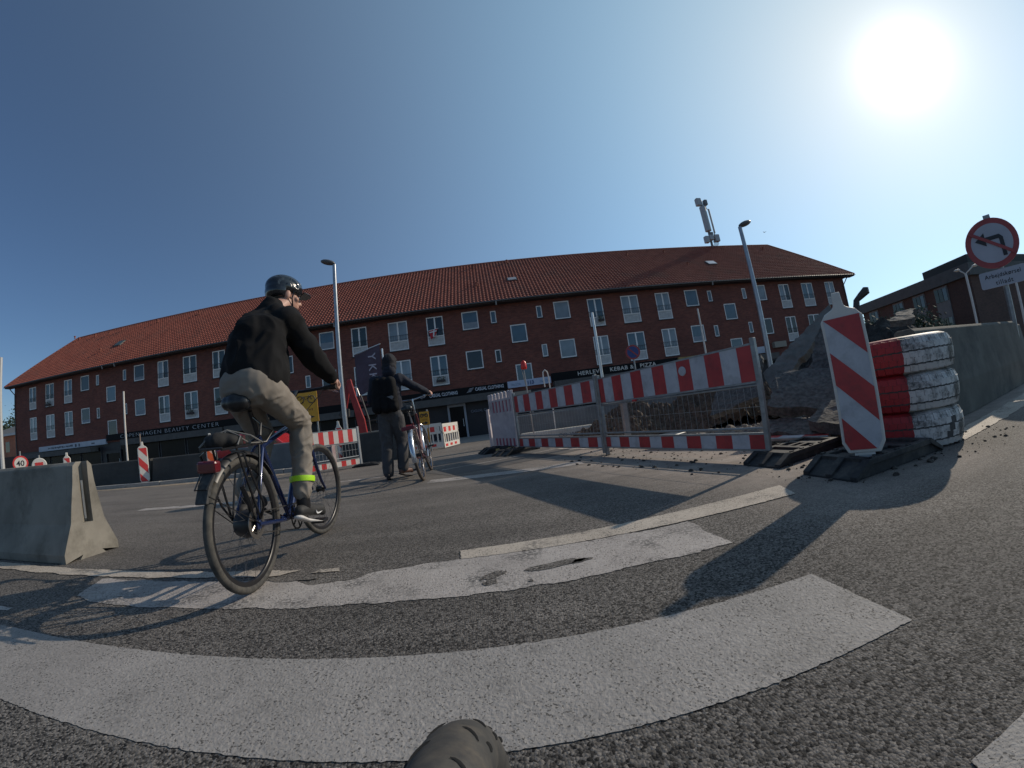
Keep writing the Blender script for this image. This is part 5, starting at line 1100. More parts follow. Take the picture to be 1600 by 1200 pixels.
def f_soil():
    a=random.uniform(0,6.28); r=random.random()**0.5*1.3; x=2.95+r*math.cos(a)*1.2; y=7.35+r*math.sin(a)*0.8; return Vector((x,y,max(0,0.60*(1-r/1.35))+0.0)),0.015+0.045*random.random()**3
scatter('soil_crumbs','lumps of soil on the brown heap','soil crumbs',260,f_soil,SOIL)
# rusty bent sheet and pipe bits high on the heap: a horn shaped bucket tooth
t=thing('bent_pipe','short dark bent pipe sticking up behind the top of the striped beacon','pipe',(7.2,5.5,0.9))
mb=MB(); q0=W3(1338,470,9.0); q1=W3(1345,462,9.0); q2=W3(1352,455,9.0); q3=W3(1352,449,9.0); mb.tube([Vector(q)-t.location for q in (W3(1344,540,9.0),W3(1338,490,9.0),q0,q1,q2,q3)],[0.08,0.07,0.06,0.07,0.085,0.05],8); mb.build('tube',EXD,t,smooth=True)
# manhole-like dark patch and small plate by the road
# ---------------------------------------------------------------- bicycles
TYR=mat('bicycle_tyre',(0.035,0.034,0.033),(0.075,0.07,0.062),0.85,30,bump=0.001,bscale=200,dirt=(0.16,0.14,0.11),dscale=12,damt=0.4)
TYRB=mat('bicycle_tyre_brown',(0.05,0.04,0.035),(0.09,0.07,0.055),0.85,30)
CHR=mat('chrome',(0.55,0.55,0.57),None,0.18,metal=1.0); BLKP=mat('black_paint',(0.012,0.012,0.014),None,0.35); SPK=mat('spoke_steel',(0.12,0.12,0.125),None,0.4,metal=0.6)
def wheel(par,y,r,tr,tyre_m,rim_m,nsp=28,hubr=0.03,hubw=0.05,name='wheel'):
    pass
    mb=MB(); k=14; R_=r-tr
    prof=[(R_+tr*math.cos(2*PI*i/k),tr*math.sin(2*PI*i/k)) for i in range(k)]
    mb.lathe(prof,64,axis='X',closed=True); w_=mb.build(name,tyre_m,par,smooth=60); w_.location=(0,y,r)
    mb=MB(); a=R_-tr*0.6; mb.lathe([(a,-0.011),(a,0.011),(a-0.02,0.012),(a-0.028,0.006),(a-0.028,-0.006),(a-0.02,-0.012)],64,axis='X',closed=True); mb.build('rim',rim_m,w_,smooth=40)
    mb=MB()
    for i in range(nsp):
        q=2*PI*i/nsp; s_=1 if i%2 else -1; h=q+(0.35 if (i//2)%2 else -0.35)
        mb.tube([(s_*hubw*0.5,hubr*math.cos(h),hubr*math.sin(h)),(0,(a-0.02)*math.cos(q),(a-0.02)*math.sin(q))],0.0011,4,cap=False)
    mb.build('spokes',SPK,w_)['kind']='stuff'
    mb=MB(); mb.lathe([(0.008,-hubw*0.7),(hubr,-hubw*0.5),(hubr*0.8,-hubw*0.3),(hubr*0.7,0),(hubr*0.8,hubw*0.3),(hubr,hubw*0.5),(0.008,hubw*0.7)],18,axis='X'); mb.build('hub',BLKP,w_,smooth=40)
    return w_
def arc_fender(par,y,r,a0,a1,m_,w_=0.026,name='mudguard'):
    mb=MB(); vs=[];fs=[]; n=28
    for i in range(n+1):
        a=R(a0+(a1-a0)*i/n)
        for x,dr in ((-w_,-0.016),(-w_*0.75,0.0),(0,0.008),(w_*0.75,0.0),(w_,-0.016),(w_*0.7,-0.004),(0,0.003),(-w_*0.7,-0.004)):
            q=r+dr; vs.append((x,y+q*math.cos(a),0.35+q*math.sin(a)))
    for i in range(n):
        for j in range(8): fs.append((i*8+j,i*8+(j+1)%8,(i+1)*8+(j+1)%8,(i+1)*8+j))
    mb.add(vs,fs); return mb.build(name,m_,par,smooth=50)
def bicycle(label,loc,rot,style):
    t=thing('bicycle',label,'bicycle',loc,rot=rot)
    C=style['frame']; BB=(0,0.50,0.27); ST_=style['seat']; HT=(0,0.755,0.94); HB=(0,0.81,0.765)
    seat_top=(0,0.20,0.80)
    mb=MB(); mb.tube([BB,seat_top],0.0175,12)
    if style['low']: mb.tube([(0,0.43,0.40),(0,0.56,0.52),HB],0.019,12); mb.tube([(0,0.48,0.31),(0,0.62,0.42),(0,0.81,0.735)],0.016,12)
    else: mb.tube([BB,(0,0.81,0.755)],0.028,14); mb.tube([(0,0.235,0.735),(0,0.775,0.885)],0.018,12)
    mb.tube([HT,HB],0.022,12)
    for e in (-1,1):
        mb.tube([(0,0.23,0.77),(e*0.03,0.19,0.72),(e*0.06,0.03,0.42),(e*0.065,0.0,0.355)],0.0095,8); mb.tube([(e*0.02,0.495,0.268),(e*0.05,0.34,0.285),(e*0.065,0.0,0.342)],0.012,8)
        mb.box((e*0.065,0.0,0.345),(0.008,0.04,0.05))
    mb.lathe([(0.0,-0.036),(0.022,-0.036),(0.022,0.036),(0.0,0.036)],14,axis='X'); n_=len(mb.v)-56
    mb.v[n_:]=[(v[0],v[1]+BB[1],v[2]+BB[2]) for v in mb.v[n_:]]
    mb.build('frame',C,t,smooth=45)
    mb=MB(); 
    for e in (-1,1): mb.tube([(e*0.02,0.812,0.765),(e*0.05,0.83,0.74),(e*0.052,0.90,0.58),(e*0.052,0.985,0.43),(e*0.052,1.06,0.35)],[0.014,0.016,0.014,0.011,0.009],8)
    mb.tube([(-0.05,0.828,0.745),(0.05,0.828,0.745)],0.015,8); mb.build('fork',style['fork'],t,smooth=45)
    rw=wheel(t,0,0.35,0.020,style['tyre'],style['rim'],hubr=style['hub'],hubw=0.07,name='rear_wheel'); fw=wheel(t,1.06,0.35,0.019,style['tyre'],style['rim'],name='front_wheel')
    # saddle
    mb=MB(); mb.tube([(0,0.175,0.86),(0,0.13,ST_-0.05)],0.0135,10); mb.tube([(0,0.20,0.80),(0,0.175,0.86)],0.0145,10); mb.build('seatpost',BLKP if style['low']==0 else CHR,t)
    sb=MB(); sb.capsule((0,0.02,ST_-0.01),(0,0.10,ST_-0.005),0.05,0.045,14); sb.capsule((-0.038,0.0,ST_-0.01),(0.038,0.0,ST_-0.01),0.044,0.044); sb.capsule((0,0.0,ST_-0.01),(0,0.13,ST_-0.006),0.055,0.03); sb.capsule((0,0.1,ST_-0.01),(0,0.24,ST_-0.005),0.035,0.018)
    blob(sb,'saddle',mat('saddle_black',(0.015,0.015,0.016),None,0.35),t,0.008,4)
    # bars
    bz=style['bar']; by=0.79
    mb=MB(); mb.tube([HT,(0,0.745,0.98),(0,0.735,bz-0.02)],0.0145,10); mb.tube([(0,0.735,bz-0.04),(0,0.79,bz)],0.016,8); mb.build('stem',style['stem'],t,smooth=45)
    hb=[( -0.30,by-0.02,bz+0.01),(-0.2,by+0.02,bz+0.012),(-0.06,by+0.005,bz),(0.06,by+0.005,bz),(0.2,by+0.02,bz+0.012),(0.30,by-0.02,bz+0.01)]
    if style['low']: hb=[(-0.27,by-0.12,bz+0.02),(-0.26,by-0.02,bz+0.03),(-0.18,by+0.06,bz+0.02),(-0.05,by,bz),(0.05,by,bz),(0.18,by+0.06,bz+0.02),(0.26,by-0.02,bz+0.03),(0.27,by-0.12,bz+0.02)]
    mb=MB(); mb.tube(hb,0.0115,10); hbo=mb.build('handlebar',style['stem'],t,smooth=45)
    for e in (-1,1):
        a_,b_=Vector(hb[0] if e<0 else hb[-1]),Vector(hb[1] if e<0 else hb[-2]); mb=MB(); mb.tube([a_+(a_-b_).normalized()*0.01,a_+(b_-a_)*0.95],0.0165,10); mb.build('grip',mat('grip_rubber',(0.02,0.02,0.02),None,0.8),hbo,smooth=45)
        c_=b_; mb=MB(); mb.tube([c_,c_+Vector((e*0.02,0.045,-0.01)),c_+Vector((e*0.09,0.05,-0.035))],0.005,6); mb.build('brake_lever',CHR,hbo)
    mb=MB()
    mb.tube([(0.17,by+0.05,bz),(0.13,by+0.13,bz-0.02),(0.03,by+0.12,bz-0.12),(0.0,0.80,0.84)],0.0028,5); mb.tube([(-0.17,by+0.05,bz),(-0.12,by+0.14,bz-0.03),(-0.02,by+0.11,bz-0.14),(0.02,0.80,0.86)],0.0028,5)
    mb.build('cables',BLKP,t)['kind']='stuff'
    mb=MB(); mb.lathe([(0.001,0),(0.028,0.0),(0.03,0.02),(0.015,0.03),(0.001,0.032)],14,axis='Y'); o=mb.build('headlight',BLKP,t,smooth=40); o.location=(0,0.86,0.83)
    # drivetrain
    mb=MB(); k=40; ring=[]
    mb.lathe([(0.075,-0.002),(0.086,-0.002),(0.086,0.002),(0.075,0.002)],36,axis='X',closed=True)
    for i in range(5): q=2*PI*i/5; mb.box((0,0.045*math.cos(q),0.045*math.sin(q)),(0.004,0.07,0.012),rx=q)
    o=mb.build('chainring',style['cr'],t,smooth=40); o.location=(0.05,BB[1],BB[2])
    rp=style['pedR']; lp_=style['pedL']
    mb=MB(); mb.tube([(0.062,BB[1],BB[2]),(0.085,rp[0],rp[1])],[0.014,0.010],8); mb.tube([(-0.062,BB[1],BB[2]),(-0.085,lp_[0],lp_[1])],[0.014,0.010],8); mb.tube([(-0.07,BB[1],BB[2]),(0.07,BB[1],BB[2])],0.01,8); mb.build('cranks',style['cr'],t)['kind']='stuff'
    for e,p in ((1,rp),(-1,lp_)):
        mb=MB(); mb.box((e*0.14,p[0],p[1]),(0.09,0.085,0.022)); mb.build('pedal',BLKP,t,bevel=0.005)
    mb=MB(); pts=[]
    for i in range(10): a=R(90+18*i*1.0+0); 
    cr=0.083; rr_=style['hub']*0.9
    pts=[(0.05,BB[1]+cr*math.cos(R(a)),BB[2]+cr*math.sin(R(a))) for a in range(-95,96,19)]+[(0.05,rr_*math.cos(R(a)),0.35+rr_*math.sin(R(a))) for a in range(95,266,24)]
    mb.tube(pts,0.0045,5,closed=True,flat=0.7); mb.build('chain',mat('chain_steel',(0.09,0.085,0.08),None,0.5,metal=0.7),t)
    return t,rw,fw
NAVY=mat('frame_navy_blue',(0.012,0.026,0.095),None,0.25,coat=0.9,metal=0.35)
CY=(-1.339,1.808); CYR=(0,R(1.3),R(5.0))
bike,rw,fw=bicycle('navy blue trekking bicycle with black rack, ridden by the helmeted cyclist',(CY[0],CY[1],0),CYR,dict(frame=NAVY,fork=NAVY,tyre=TYR,rim=BLKP,stem=BLKP,cr=mat('crank_grey',(0.06,0.06,0.06),None,0.4,metal=0.7),seat=0.985,bar=1.09,low=0,hub=0.055,pedR=(0.645,0.195),pedL=(0.355,0.345)))
fw.rotation_euler=(0,0,R(-7)); fw.location=(0.008,1.072,0.35)
# rear motor hub, brake disc
mb=MB(); mb.lathe([(0.0,0.035),(0.06,0.045),(0.075,0.0),(0.06,-0.045),(0.0,-0.035)],22,axis='X'); o=mb.build('hub_motor',mat('motor_black',(0.02,0.02,0.022),None,0.4),rw,smooth=40)
mb=MB(); mb.lathe([(0.058,0.052),(0.08,0.052),(0.08,0.055),(0.058,0.055)],36,axis='X',closed=True)
for i in range(6): q=PI*i/3; mb.tube([(0.053,0.01*math.cos(q),0.01*math.sin(q)),(0.053,0.06*math.cos(q+0.5),0.06*math.sin(q+0.5))],0.004,5)
mb.build('brake_disc',mat('disc_steel',(0.3,0.28,0.26),None,0.35,metal=0.9),rw)
arc_fender(bike,0,0.372,35,136,mat('mudguard_black',(0.022,0.022,0.024),None,0.42),0.03)
mb=MB(); mb.prism([(-0.262,0.630),(-0.295,0.585),(-0.335,0.515),(-0.352,0.520),(-0.315,0.60),(-0.272,0.648)],-0.030,0.030,axis='X'); mb.build('mud_flap',mat('flap_black',(0.025,0.025,0.025),(0.05,0.05,0.05),0.7,60),bike,bevel=0.004)
mb=MB()
for e in (-1,1):
    mb.tube([(e*0.055,-0.24,0.745),(e*0.065,-0.1,0.75),(e*0.06,0.14,0.755),(e*0.03,0.21,0.76)],0.006,6); mb.tube([(e*0.065,-0.13,0.745),(e*0.082,0.0,0.37)],0.0065,6); mb.tube([(e*0.065,0.09,0.75),(e*0.082,0.005,0.37)],0.006,6)
    mb.tube([(e*0.065,-0.19,0.74),(e*0.115,-0.16,0.72),(e*0.12,-0.02,0.45),(e*0.085,0.0,0.38)],0.006,6); mb.tube([(e*0.03,-0.33,0.55),(e*0.075,0.0,0.35)],0.0028,5)
for y in (-0.24,-0.12,0.0,0.12): mb.tube([(-0.06,y,0.752),(0.06,y,0.752)],0.005,6)
mb.build('rear_rack',BLKP,bike,smooth=45)
mb=MB(); mb.box((0,-0.265,0.672),(0.10,0.05,0.055)); rl=mb.build('rear_light',mat('tail_light_red',(0.11,0.008,0.013),None,0.25,coat=0.5),bike,bevel=0.012); mb=MB(); mb.tube([(-0.035,-0.265,0.66),(-0.03,-0.34,0.58),(0.03,-0.34,0.58),(0.035,-0.265,0.66)],0.004,6); mb.build('bracket',BLKP,rl)
mb=MB(); mb.tube([(0.03,0.02,0.35),(0.06,-0.06,0.47),(0.055,-0.1,0.56)],0.012,6); mb.build('kickstand',BLKP,bike)
mb=MB()
for e in (-1,1): mb.tube([(e*0.02,0.68,0.93),(e*0.07,0.62,1.02),(e*0.06,0.55,0.98),(e*0.02,0.63,0.86)],0.0028,5)
mb.tube([(0.02,0.13,0.90),(0.09,0.08,0.86),(0.10,0.05,0.80),(0.04,0.06,0.77)],0.006,6); mb.tube([(0.015,0.2,0.86),(0.06,0.27,0.82),(0.05,0.2,0.76),(0.0,0.12,0.76)],0.006,6)
mb.build('lock_cable',BLKP,bike)['kind']='stuff'
# black bag strapped to the rack
bagm=MB(); bx=math.cos(R(-2.5)); 
bagm.capsule((-0.02,-0.15,0.785),(-0.01,-0.05,0.785),0.043,0.041); bagm.capsule((-0.06,-0.14,0.785),(-0.045,-0.03,0.785),0.040,0.038); bagm.capsule((0.035,-0.12,0.78),(0.03,-0.06,0.78),0.03,0.03)
bag=blob(bagm,'rack_bag',mat('bag_black',(0.007,0.007,0.008),(0.013,0.013,0.014),0.85,9),None,0.01,4,wr=0.004,wscale=12); bag.location=(CY[0],CY[1],0); bag.rotation_euler=CYR; tag(bag,'black bag tied with elastic cords on the rack of the blue bicycle','bag')
mb=MB()
for i,(x0,x1) in enumerate(((-0.07,0.09),(-0.02,0.03),(0.06,-0.08))): mb.tube([(x0*1.3,-0.2+i*0.03,0.76),(x0,-0.16+i*0.04,0.80),(0.0,-0.10,0.835),(x1,-0.03-i*0.02,0.80),(x1*1.2,0.05,0.76)],0.0045,6)
mb.build('bungee_cord',mat('cord_grey',(0.12,0.12,0.12),None,0.7),bag)['kind']='stuff'

bike2,rw2,fw2=bicycle('city bicycle with silver mudguards pushed by the walking man',(-1.028,5.10,tz(5.5)),(0,R(-6.5),R(3.4)),dict(frame=mat('frame_dark_red',(0.10,0.02,0.025),None,0.35,coat=0.4),fork=CHR,tyre=TYRB,rim=CHR,stem=CHR,cr=CHR,seat=1.0,bar=1.16,low=1,hub=0.035,pedR=(0.56,0.41),pedL=(0.44,0.13)))
arc_fender(bike2,0,0.368,20,190,mat('mudguard_silver',(0.50,0.52,0.56),None,0.22,metal=0.8),0.032); arc_fender(bike2,1.06,0.368,20,185,mat('mudguard_silver',(0,0,0)),0.032)
mb=MB()
for e in (-1,1): mb.tube([(e*0.06,-0.25,0.745),(e*0.065,0.1,0.75),(e*0.03,0.2,0.76)],0.006,6); mb.tube([(e*0.065,-0.15,0.745),(e*0.08,0,0.36)],0.005,6)
for y in (-0.2,-0.1,0.0): mb.tube([(-0.06,y,0.75),(0.06,y,0.75)],0.005,6)
mb.build('rear_rack',CHR,bike2)
mb=MB(); mb.box((0,-0.27,0.73),(0.17,0.03,0.05)); mb.build('rear_light',mat('tail_light_dark',(0.13,0.015,0.03),None,0.4),bike2,bevel=0.008)
mb=MB(); mb.box((0,0.30,0.93),(0.10,0.12,0.05)); mb.tube([(0,0.25,0.9),(0.04,0.3,1.05),(0.0,0.35,1.1)],0.01,6); mb.build('lock',BLKP,bike2,bevel=0.01)

# ---------------------------------------------------------------- people
SKIN=mat('skin',(0.42,0.22,0.16),(0.50,0.28,0.21),0.55,8,bump=0.0008,bscale=160)
def hand_grip(mb,wrist,g,ax,back,side=1):
    g,wrist,ax,back=Vector(g),Vector(wrist),Vector(ax).normalized(),Vector(back); back=(back-ax*back.dot(ax)).normalized(); u=ax.cross(back); u=u if u.z>0 else -u
    ln=[0.95,1.05,1.0,0.82]
    for i in range(4):
        o=g+ax*side*(0.033-0.0225*i); l=ln[i]
        k=o+back*0.036+u*0.027; pts=[k,o+back*0.004+u*0.033,o-back*0.026+u*0.018,o-back*0.027*l-u*0.012,o-back*0.008-u*0.027*l]
        for j in range(4): mb.capsule(pts[j],pts[j+1],0.0100-0.0006*j,0.0096-0.0006*j,8)
        mb.capsule(wrist.lerp(k,0.25),k,0.016,0.0115,8)
    th=g-ax*side*0.045; mb.capsule(wrist.lerp(g+back*0.03,0.35),th+back*0.03+u*0.008,0.016,0.012,8); mb.capsule(th+back*0.03+u*0.008,th+back*0.012-u*0.02,0.0115,0.010,8); mb.capsule(th+back*0.012-u*0.02,th-back*0.012-u*0.024,0.010,0.009,8)
    mb.capsule(wrist,g+back*0.034+u*0.012,0.024,0.020,10)
def head_prims(mb,c,yaw,tilt=0.0,s=1.0):
    T=Matrix.Translation(c)@Matrix.Rotation(yaw,4,'Z')@Matrix.Rotation(tilt,4,'X')@Matrix.Scale(s,4); old=mb.T; mb.T=old@T
    mb.ell((0,-0.01,0.03),(0.076,0.096,0.09)); mb.ell((0,0.02,-0.035),(0.062,0.072,0.075)); mb.capsule((0,0.05,-0.095),(0,0.065,-0.10),0.022,0.018); mb.capsule((-0.045,0.02,-0.07),(0,0.06,-0.10),0.02,0.02); mb.capsule((0.045,0.02,-0.07),(0,0.06,-0.10),0.02,0.02)
    mb.capsule((0,0.088,0.005),(0,0.108,-0.035),0.009,0.013,8); mb.capsule((-0.012,0.095,-0.04),(0.012,0.095,-0.04),0.009,0.009,8)
    mb.capsule((-0.035,0.082,0.022),(0.035,0.082,0.022),0.012,0.012,8); mb.capsule((-0.018,0.088,-0.062),(0.018,0.088,-0.062),0.007,0.007,8); mb.capsule((-0.016,0.086,-0.073),(0.016,0.086,-0.073),0.008,0.008,8)
    for e in (-1,1): mb.ell((e*0.079,-0.012,-0.01),(0.012,0.022,0.034)); mb.ell((e*0.045,0.06,-0.02),(0.022,0.02,0.02))
    mb.T=old; return T
def face_parts(par,T):
    for e in (-1,1):
        mb=MB(); mb.T=T; mb.ell((e*0.031,0.083,0.002),(0.012,0.008,0.007),10,6); mb.build('eye',mat('eye_white',(0.5,0.5,0.48),None,0.3),par,smooth=True)
        mb=MB(); mb.T=T; mb.ell((e*0.031,0.0905,0.002),(0.005,0.003,0.005),8,6); mb.build('iris',mat('iris_dark',(0.03,0.02,0.015),None,0.2),par)
    mb=MB(); mb.T=T; mb.capsule((-0.017,0.0945,-0.067),(0.017,0.0945,-0.067),0.003,0.003,6); mb.build('mouth',mat('lips',(0.3,0.11,0.09),None,0.5),par)
def shoe(par,ankle,toe,m_up,m_so,name='shoe',swoosh=False):
    a,t_=Vector(ankle),Vector(toe); f=(t_-a); f=Vector(f); d=f.normalized(); s_=d.cross(Vector((0,0,1))).normalized(); u=s_.cross(d)
    heel=a-u*0.075-d*0.045; ball=t_-d*0.07
    mb=MB(); mb.capsule(heel+u*0.03,a-u*0.03,0.036,0.042,12); mb.capsule(heel+u*0.03,ball+u*0.012,0.034,0.038,12); mb.capsule(ball+u*0.012,t_-d*0.03+u*0.002,0.040,0.026,12); mb.capsule(a-u*0.02,ball+u*0.02,0.036,0.026,12)
    o=blob(mb,name,m_up,par,0.006,4)
    mb=MB(); mb.capsule(heel-u*0.004,heel+d*0.1-u*0.006,0.034,0.026,14); mb.capsule(heel+d*0.1-u*0.006,ball-u*0.012,0.028,0.041,14); mb.capsule(ball-u*0.012,t_-d*0.025-u*0.012,0.041,0.028,14)
    me=mb.mesh('sole',m_so)
    for v in me.vertices:   # flatten into a sole
        q=(v.co-heel).dot(u); v.co-=u*(q-max(-0.022,min(0.006,q*0.5-0.008)))
    inst('sole',me,o)
    if swoosh:
        mb=MB(); c_=a*0.45+ball*0.55+s_*0.0-u*0.028
        side=s_*0.043
        P=[(-0.035,0.012),(-0.028,-0.004),(-0.012,-0.010),(0.02,0.0),(0.055,0.02),(0.015,0.006),(-0.012,-0.001),(-0.024,0.004)]
        mb.add([c_+d*x+u*z+side*1.0 for x,z in P]+[c_+d*x+u*z+side*0.9 for x,z in P],[tuple(range(8)),tuple(range(15,7,-1))]+[(i,(i+1)%8,8+(i+1)%8,8+i) for i in range(8)]); mb.build('side_mark',mat('shoe_white',(0.7,0.7,0.7),None,0.5),o)
    return o
# cyclist
rider=MB(); r_=rider.capsule
pel=Vector((0.02,0.10,1.07)); wa=Vector((0.02,0.13,1.18)); ch=Vector((0.02,0.22,1.38)); nb=Vector((0.01,0.37,1.55)); hd=Vector((0.055,0.53,1.712))
J=dict(sR=(0.175,0.29,1.47),sL=(-0.12,0.38,1.45),eR=(0.265,0.455,1.265),eL=(-0.24,0.56,1.26),wR=(0.312,0.685,1.135),wL=(-0.29,0.70,1.14),hR=(0.10,0.12,1.035),hL=(-0.07,0.14,1.035),kR=(0.12,0.555,0.865),kL=(-0.12,0.50,0.79),aR=(0.13,0.44,0.375),aL=(-0.125,0.22,0.44))
J={k:Vector(v) for k,v in J.items()}
r_(pel,wa,0.10,0.095,16); r_(wa,ch,0.095,0.10,16); r_(ch,nb,0.095,0.055,16); r_(nb,hd+Vector((0,-0.03,-0.06)),0.055,0.055,14)
r_(J['sL'],J['sR'],0.045,0.045,12)
for s_ in 'RL': r_(J['s'+s_],J['e'+s_],0.048,0.038); r_(J['e'+s_],J['w'+s_],0.037,0.025); r_(J['h'+s_],J['k'+s_],0.08,0.052); r_(J['k'+s_],J['a'+s_],0.052,0.034)
hand_grip(rider,J['wR'],(0.285,0.775,1.105),(1,-0.3,0),(0,-1,0.6),-1); hand_grip(rider,J['wL'],(-0.275,0.78,1.105),(1,0.3,0),(0,-1,0.6),1)
HT_=head_prims(rider,hd,R(-46),R(-6))
man=blob(rider,'person',SKIN,None,0.0065,3); man.location=(CY[0],CY[1],0); man.rotation_euler=CYR
tag(man,'person in black jacket, beige trousers and black helmet riding the blue bicycle','person'); face_parts(man,HT_)
JK=mat('jacket_black',(0.007,0.007,0.008),(0.013,0.013,0.014),0.9,3,bump=0.002,bscale=260,spec=0.15)
jk=MB(); c_=jk.capsule
c_((-0.035,0.13,1.115),(-0.045,0.25,1.37),0.118,0.118,18); c_((0.085,0.11,1.115),(0.085,0.20,1.37),0.118,0.118,18); c_((0.03,0.25,1.17),(0.02,0.30,1.36),0.15,0.13,18); c_((0.02,0.11,1.15),(0.02,0.17,1.36),0.128,0.125,18)
c_((0.05,0.19,1.14),(0.05,0.19,1.18),0.16,0.16,18)
c_((0.01,0.24,1.40),(0.01,0.36,1.53),0.135,0.08,18); c_((-0.095,0.345,1.445),(0.17,0.275,1.455),0.088,0.090,16); c_((-0.06,0.345,1.505),(0.09,0.31,1.515),0.072,0.072,14)
c_((0.01,0.37,1.55),(0.02,0.405,1.60),0.078,0.074,16)
for s_ in 'RL': c_(J['s'+s_],J['e'+s_],0.088,0.070,16); c_(J['e'+s_],J['w'+s_].lerp(J['e'+s_],0.14),0.069,0.043,16)
jacket=blob(jk,'jacket',JK,man,0.009,5,wr=0.011,wscale=9,calm=(1.00,1.20),wst=(1,1,0.6),seed=2)
TR=mat('trousers_beige',(0.18,0.155,0.13),(0.215,0.187,0.158),0.85,5,bump=0.0012,bscale=300,dirt=(0.14,0.12,0.10),dscale=4,damt=0.15)
tr=MB(); c_=tr.capsule
c_((0.03,0.13,1.09),(0.03,0.14,1.12),0.125,0.12,18); c_((-0.02,0.10,1.075),(0.065,0.085,1.075),0.118,0.122,18); c_((0.02,0.15,1.08),(0.02,0.23,1.11),0.125,0.115,16)
for s_ in 'RL':
    c_(J['h'+s_]+Vector((0,-0.0,0.02)),J['k'+s_]+Vector((0,-0.01,0)),0.100,0.074,18); c_(J['k'+s_]+Vector((0,-0.012,0)),J['k'+s_].lerp(J['a'+s_],0.5),0.074,0.066,16); c_(J['k'+s_].lerp(J['a'+s_],0.5),J['a'+s_]+Vector((0,0,0.05)),0.066,0.057,16)
trs=blob(tr,'trousers',TR,man,0.008,4,calm=(1.15,1.02),wr=0.0075,wscale=11,wst=(1,1,1.3),seed=5)
NB=mat('shoe_black',(0.016,0.016,0.018),(0.03,0.03,0.03),0.7,60,bump=0.001,bscale=300); NS=mat('sole_white',(0.62,0.60,0.58),None,0.6)
# socks
for s_ in 'RL': mb=MB(); mb.capsule(J['a'+s_]+Vector((0,0,0.05)),J['a'+s_]+Vector((0,0.0,-0.04)),0.044,0.042,14); mb.build('sock',BLKP,man,smooth=True)
shoe(man,J['aR']+Vector((0,0,-0.03)),(0.15,0.715,0.232),NB,NS,swoosh=True); shoe(man,J['aL']+Vector((0,0,-0.02)),(-0.13,0.46,0.37),NB,NS)
mb=MB(); p_=J['kR'].lerp(J['aR'],0.74); d=(J['aR']-J['kR']).normalized(); mb.tube([p_-d*0.017,p_,p_+d*0.017],[0.078,0.0795,0.077],20); o=mb.build('reflective_band',mat('neon_band',(0.42,0.75,0.02),None,0.4),man,smooth=True)
# helmet
T=HT_; HELM=mat('helmet_black',(0.014,0.014,0.016),None,0.22,coat=0.6)
hb_=MB(); hb_.T=T; hb_.ell((0,-0.015,0.055),(0.098,0.128,0.092),28,18); hb_.ell((0,-0.045,0.015),(0.094,0.095,0.075),24,14)
cut=[v for v in hb_.v]
helm=blob(hb_,'helmet',HELM,man,0.0065,3)
bm=bmesh.new(); bm.from_mesh(helm.data); Ti=T.inverted()
dele=[]
for v in bm.verts:
    q=Ti@v.co
    if q.z<0.018-0.28*min(0,q.y+0.0)*0-0.0 + (0.0 if q.y>-0.03 else -0.05): v.co=T@Vector((q.x*0.93,q.y*0.95,max(q.z,0.010 if q.y>-0.03 else -0.045)))
    # long vents sunk into the shell
    if q.z>0.05 and abs(((q.x+0.12)*1000)%38-19)<7 and -0.09<q.y<0.085: v.co-=(T.to_3x3()@Vector((q.x,q.y*0.8,q.z-0.02))).normalized()*0.012
bm.to_mesh(helm.data); bm.free()
mb=MB(); mb.T=T; mb.prism([(0.075*math.sin(a),0.10+0.075*math.cos(a)) for a in [R(x) for x in range(-90,91,15)]],0.026,0.034); mb.build('visor',HELM,helm,bevel=0.003)
mb=MB(); mb.T=T; mb.tube([(0.078,0.03,0.03),(0.079,0.02,-0.03),(0.055,0.04,-0.085),(0,0.05,-0.125)],0.005,5); mb.tube([(0.078,-0.06,0.02),(0.079,0.015,-0.035)],0.005,5); mb.build('strap',BLKP,helm)
mb=MB(); mb.T=T
for e in (-0.055,-0.02,0.02,0.055): mb.capsule((e,-0.07,0.118-abs(e)*0.35),(e*0.9,0.045,0.122-abs(e)*0.3),0.0065,0.0065,6)
mb.build('shell_ridge',HELM,helm)['kind']='stuff'
hair=MB(); hair.T=T; hair.ell((0,-0.04,-0.015),(0.076,0.07,0.062)); blob(hair,'hair',mat('hair_dark',(0.03,0.022,0.016),(0.06,0.045,0.03),0.8,60),man,0.008,2)

# walking man
O=Vector((-1.52,5.62,tz(5.62))); wk=MB(); c_=wk.capsule
K=dict(sR=(0.20,0.0,1.475),sL=(-0.19,-0.02,1.475),eR=(0.40,0.14,1.34),eL=(-0.27,0.02,1.20),wR=(0.545,0.30,1.245),wL=(-0.10,0.26,1.19),hR=(0.09,0.0,0.93),hL=(-0.09,0.0,0.93),kR=(0.115,0.09,0.52),kL=(-0.10,-0.02,0.50),aR=(0.105,-0.02,0.14),aL=(-0.10,-0.10,0.09))
K={k:Vector(v) for k,v in K.items()}
c_((0,0,0.97),(0,0.0,1.12),0.10,0.10,16); c_((0,0,1.12),(0.01,0.0,1.36),0.10,0.105,16); c_((0.01,0,1.38),(0.04,0.01,1.53),0.09,0.055,14); c_((0.04,0.01,1.53),(0.06,0.03,1.66),0.055,0.055,14); c_(K['sL'],K['sR'],0.055,0.055)
for s_ in 'RL': c_(K['s'+s_],K['e'+s_],0.048,0.038); c_(K['e'+s_],K['w'+s_],0.037,0.025); c_(K['h'+s_],K['k'+s_],0.085,0.055); c_(K['k'+s_],K['a'+s_],0.055,0.036)
hand_grip(wk,K['wR'],(0.585,0.345,1.215),(0.15,1,0),(-0.6,-0.4,0.7),1); hand_grip(wk,K['wL'],(-0.03,0.34,1.18),(0.15,1,0),(-0.5,-0.4,0.7),1)
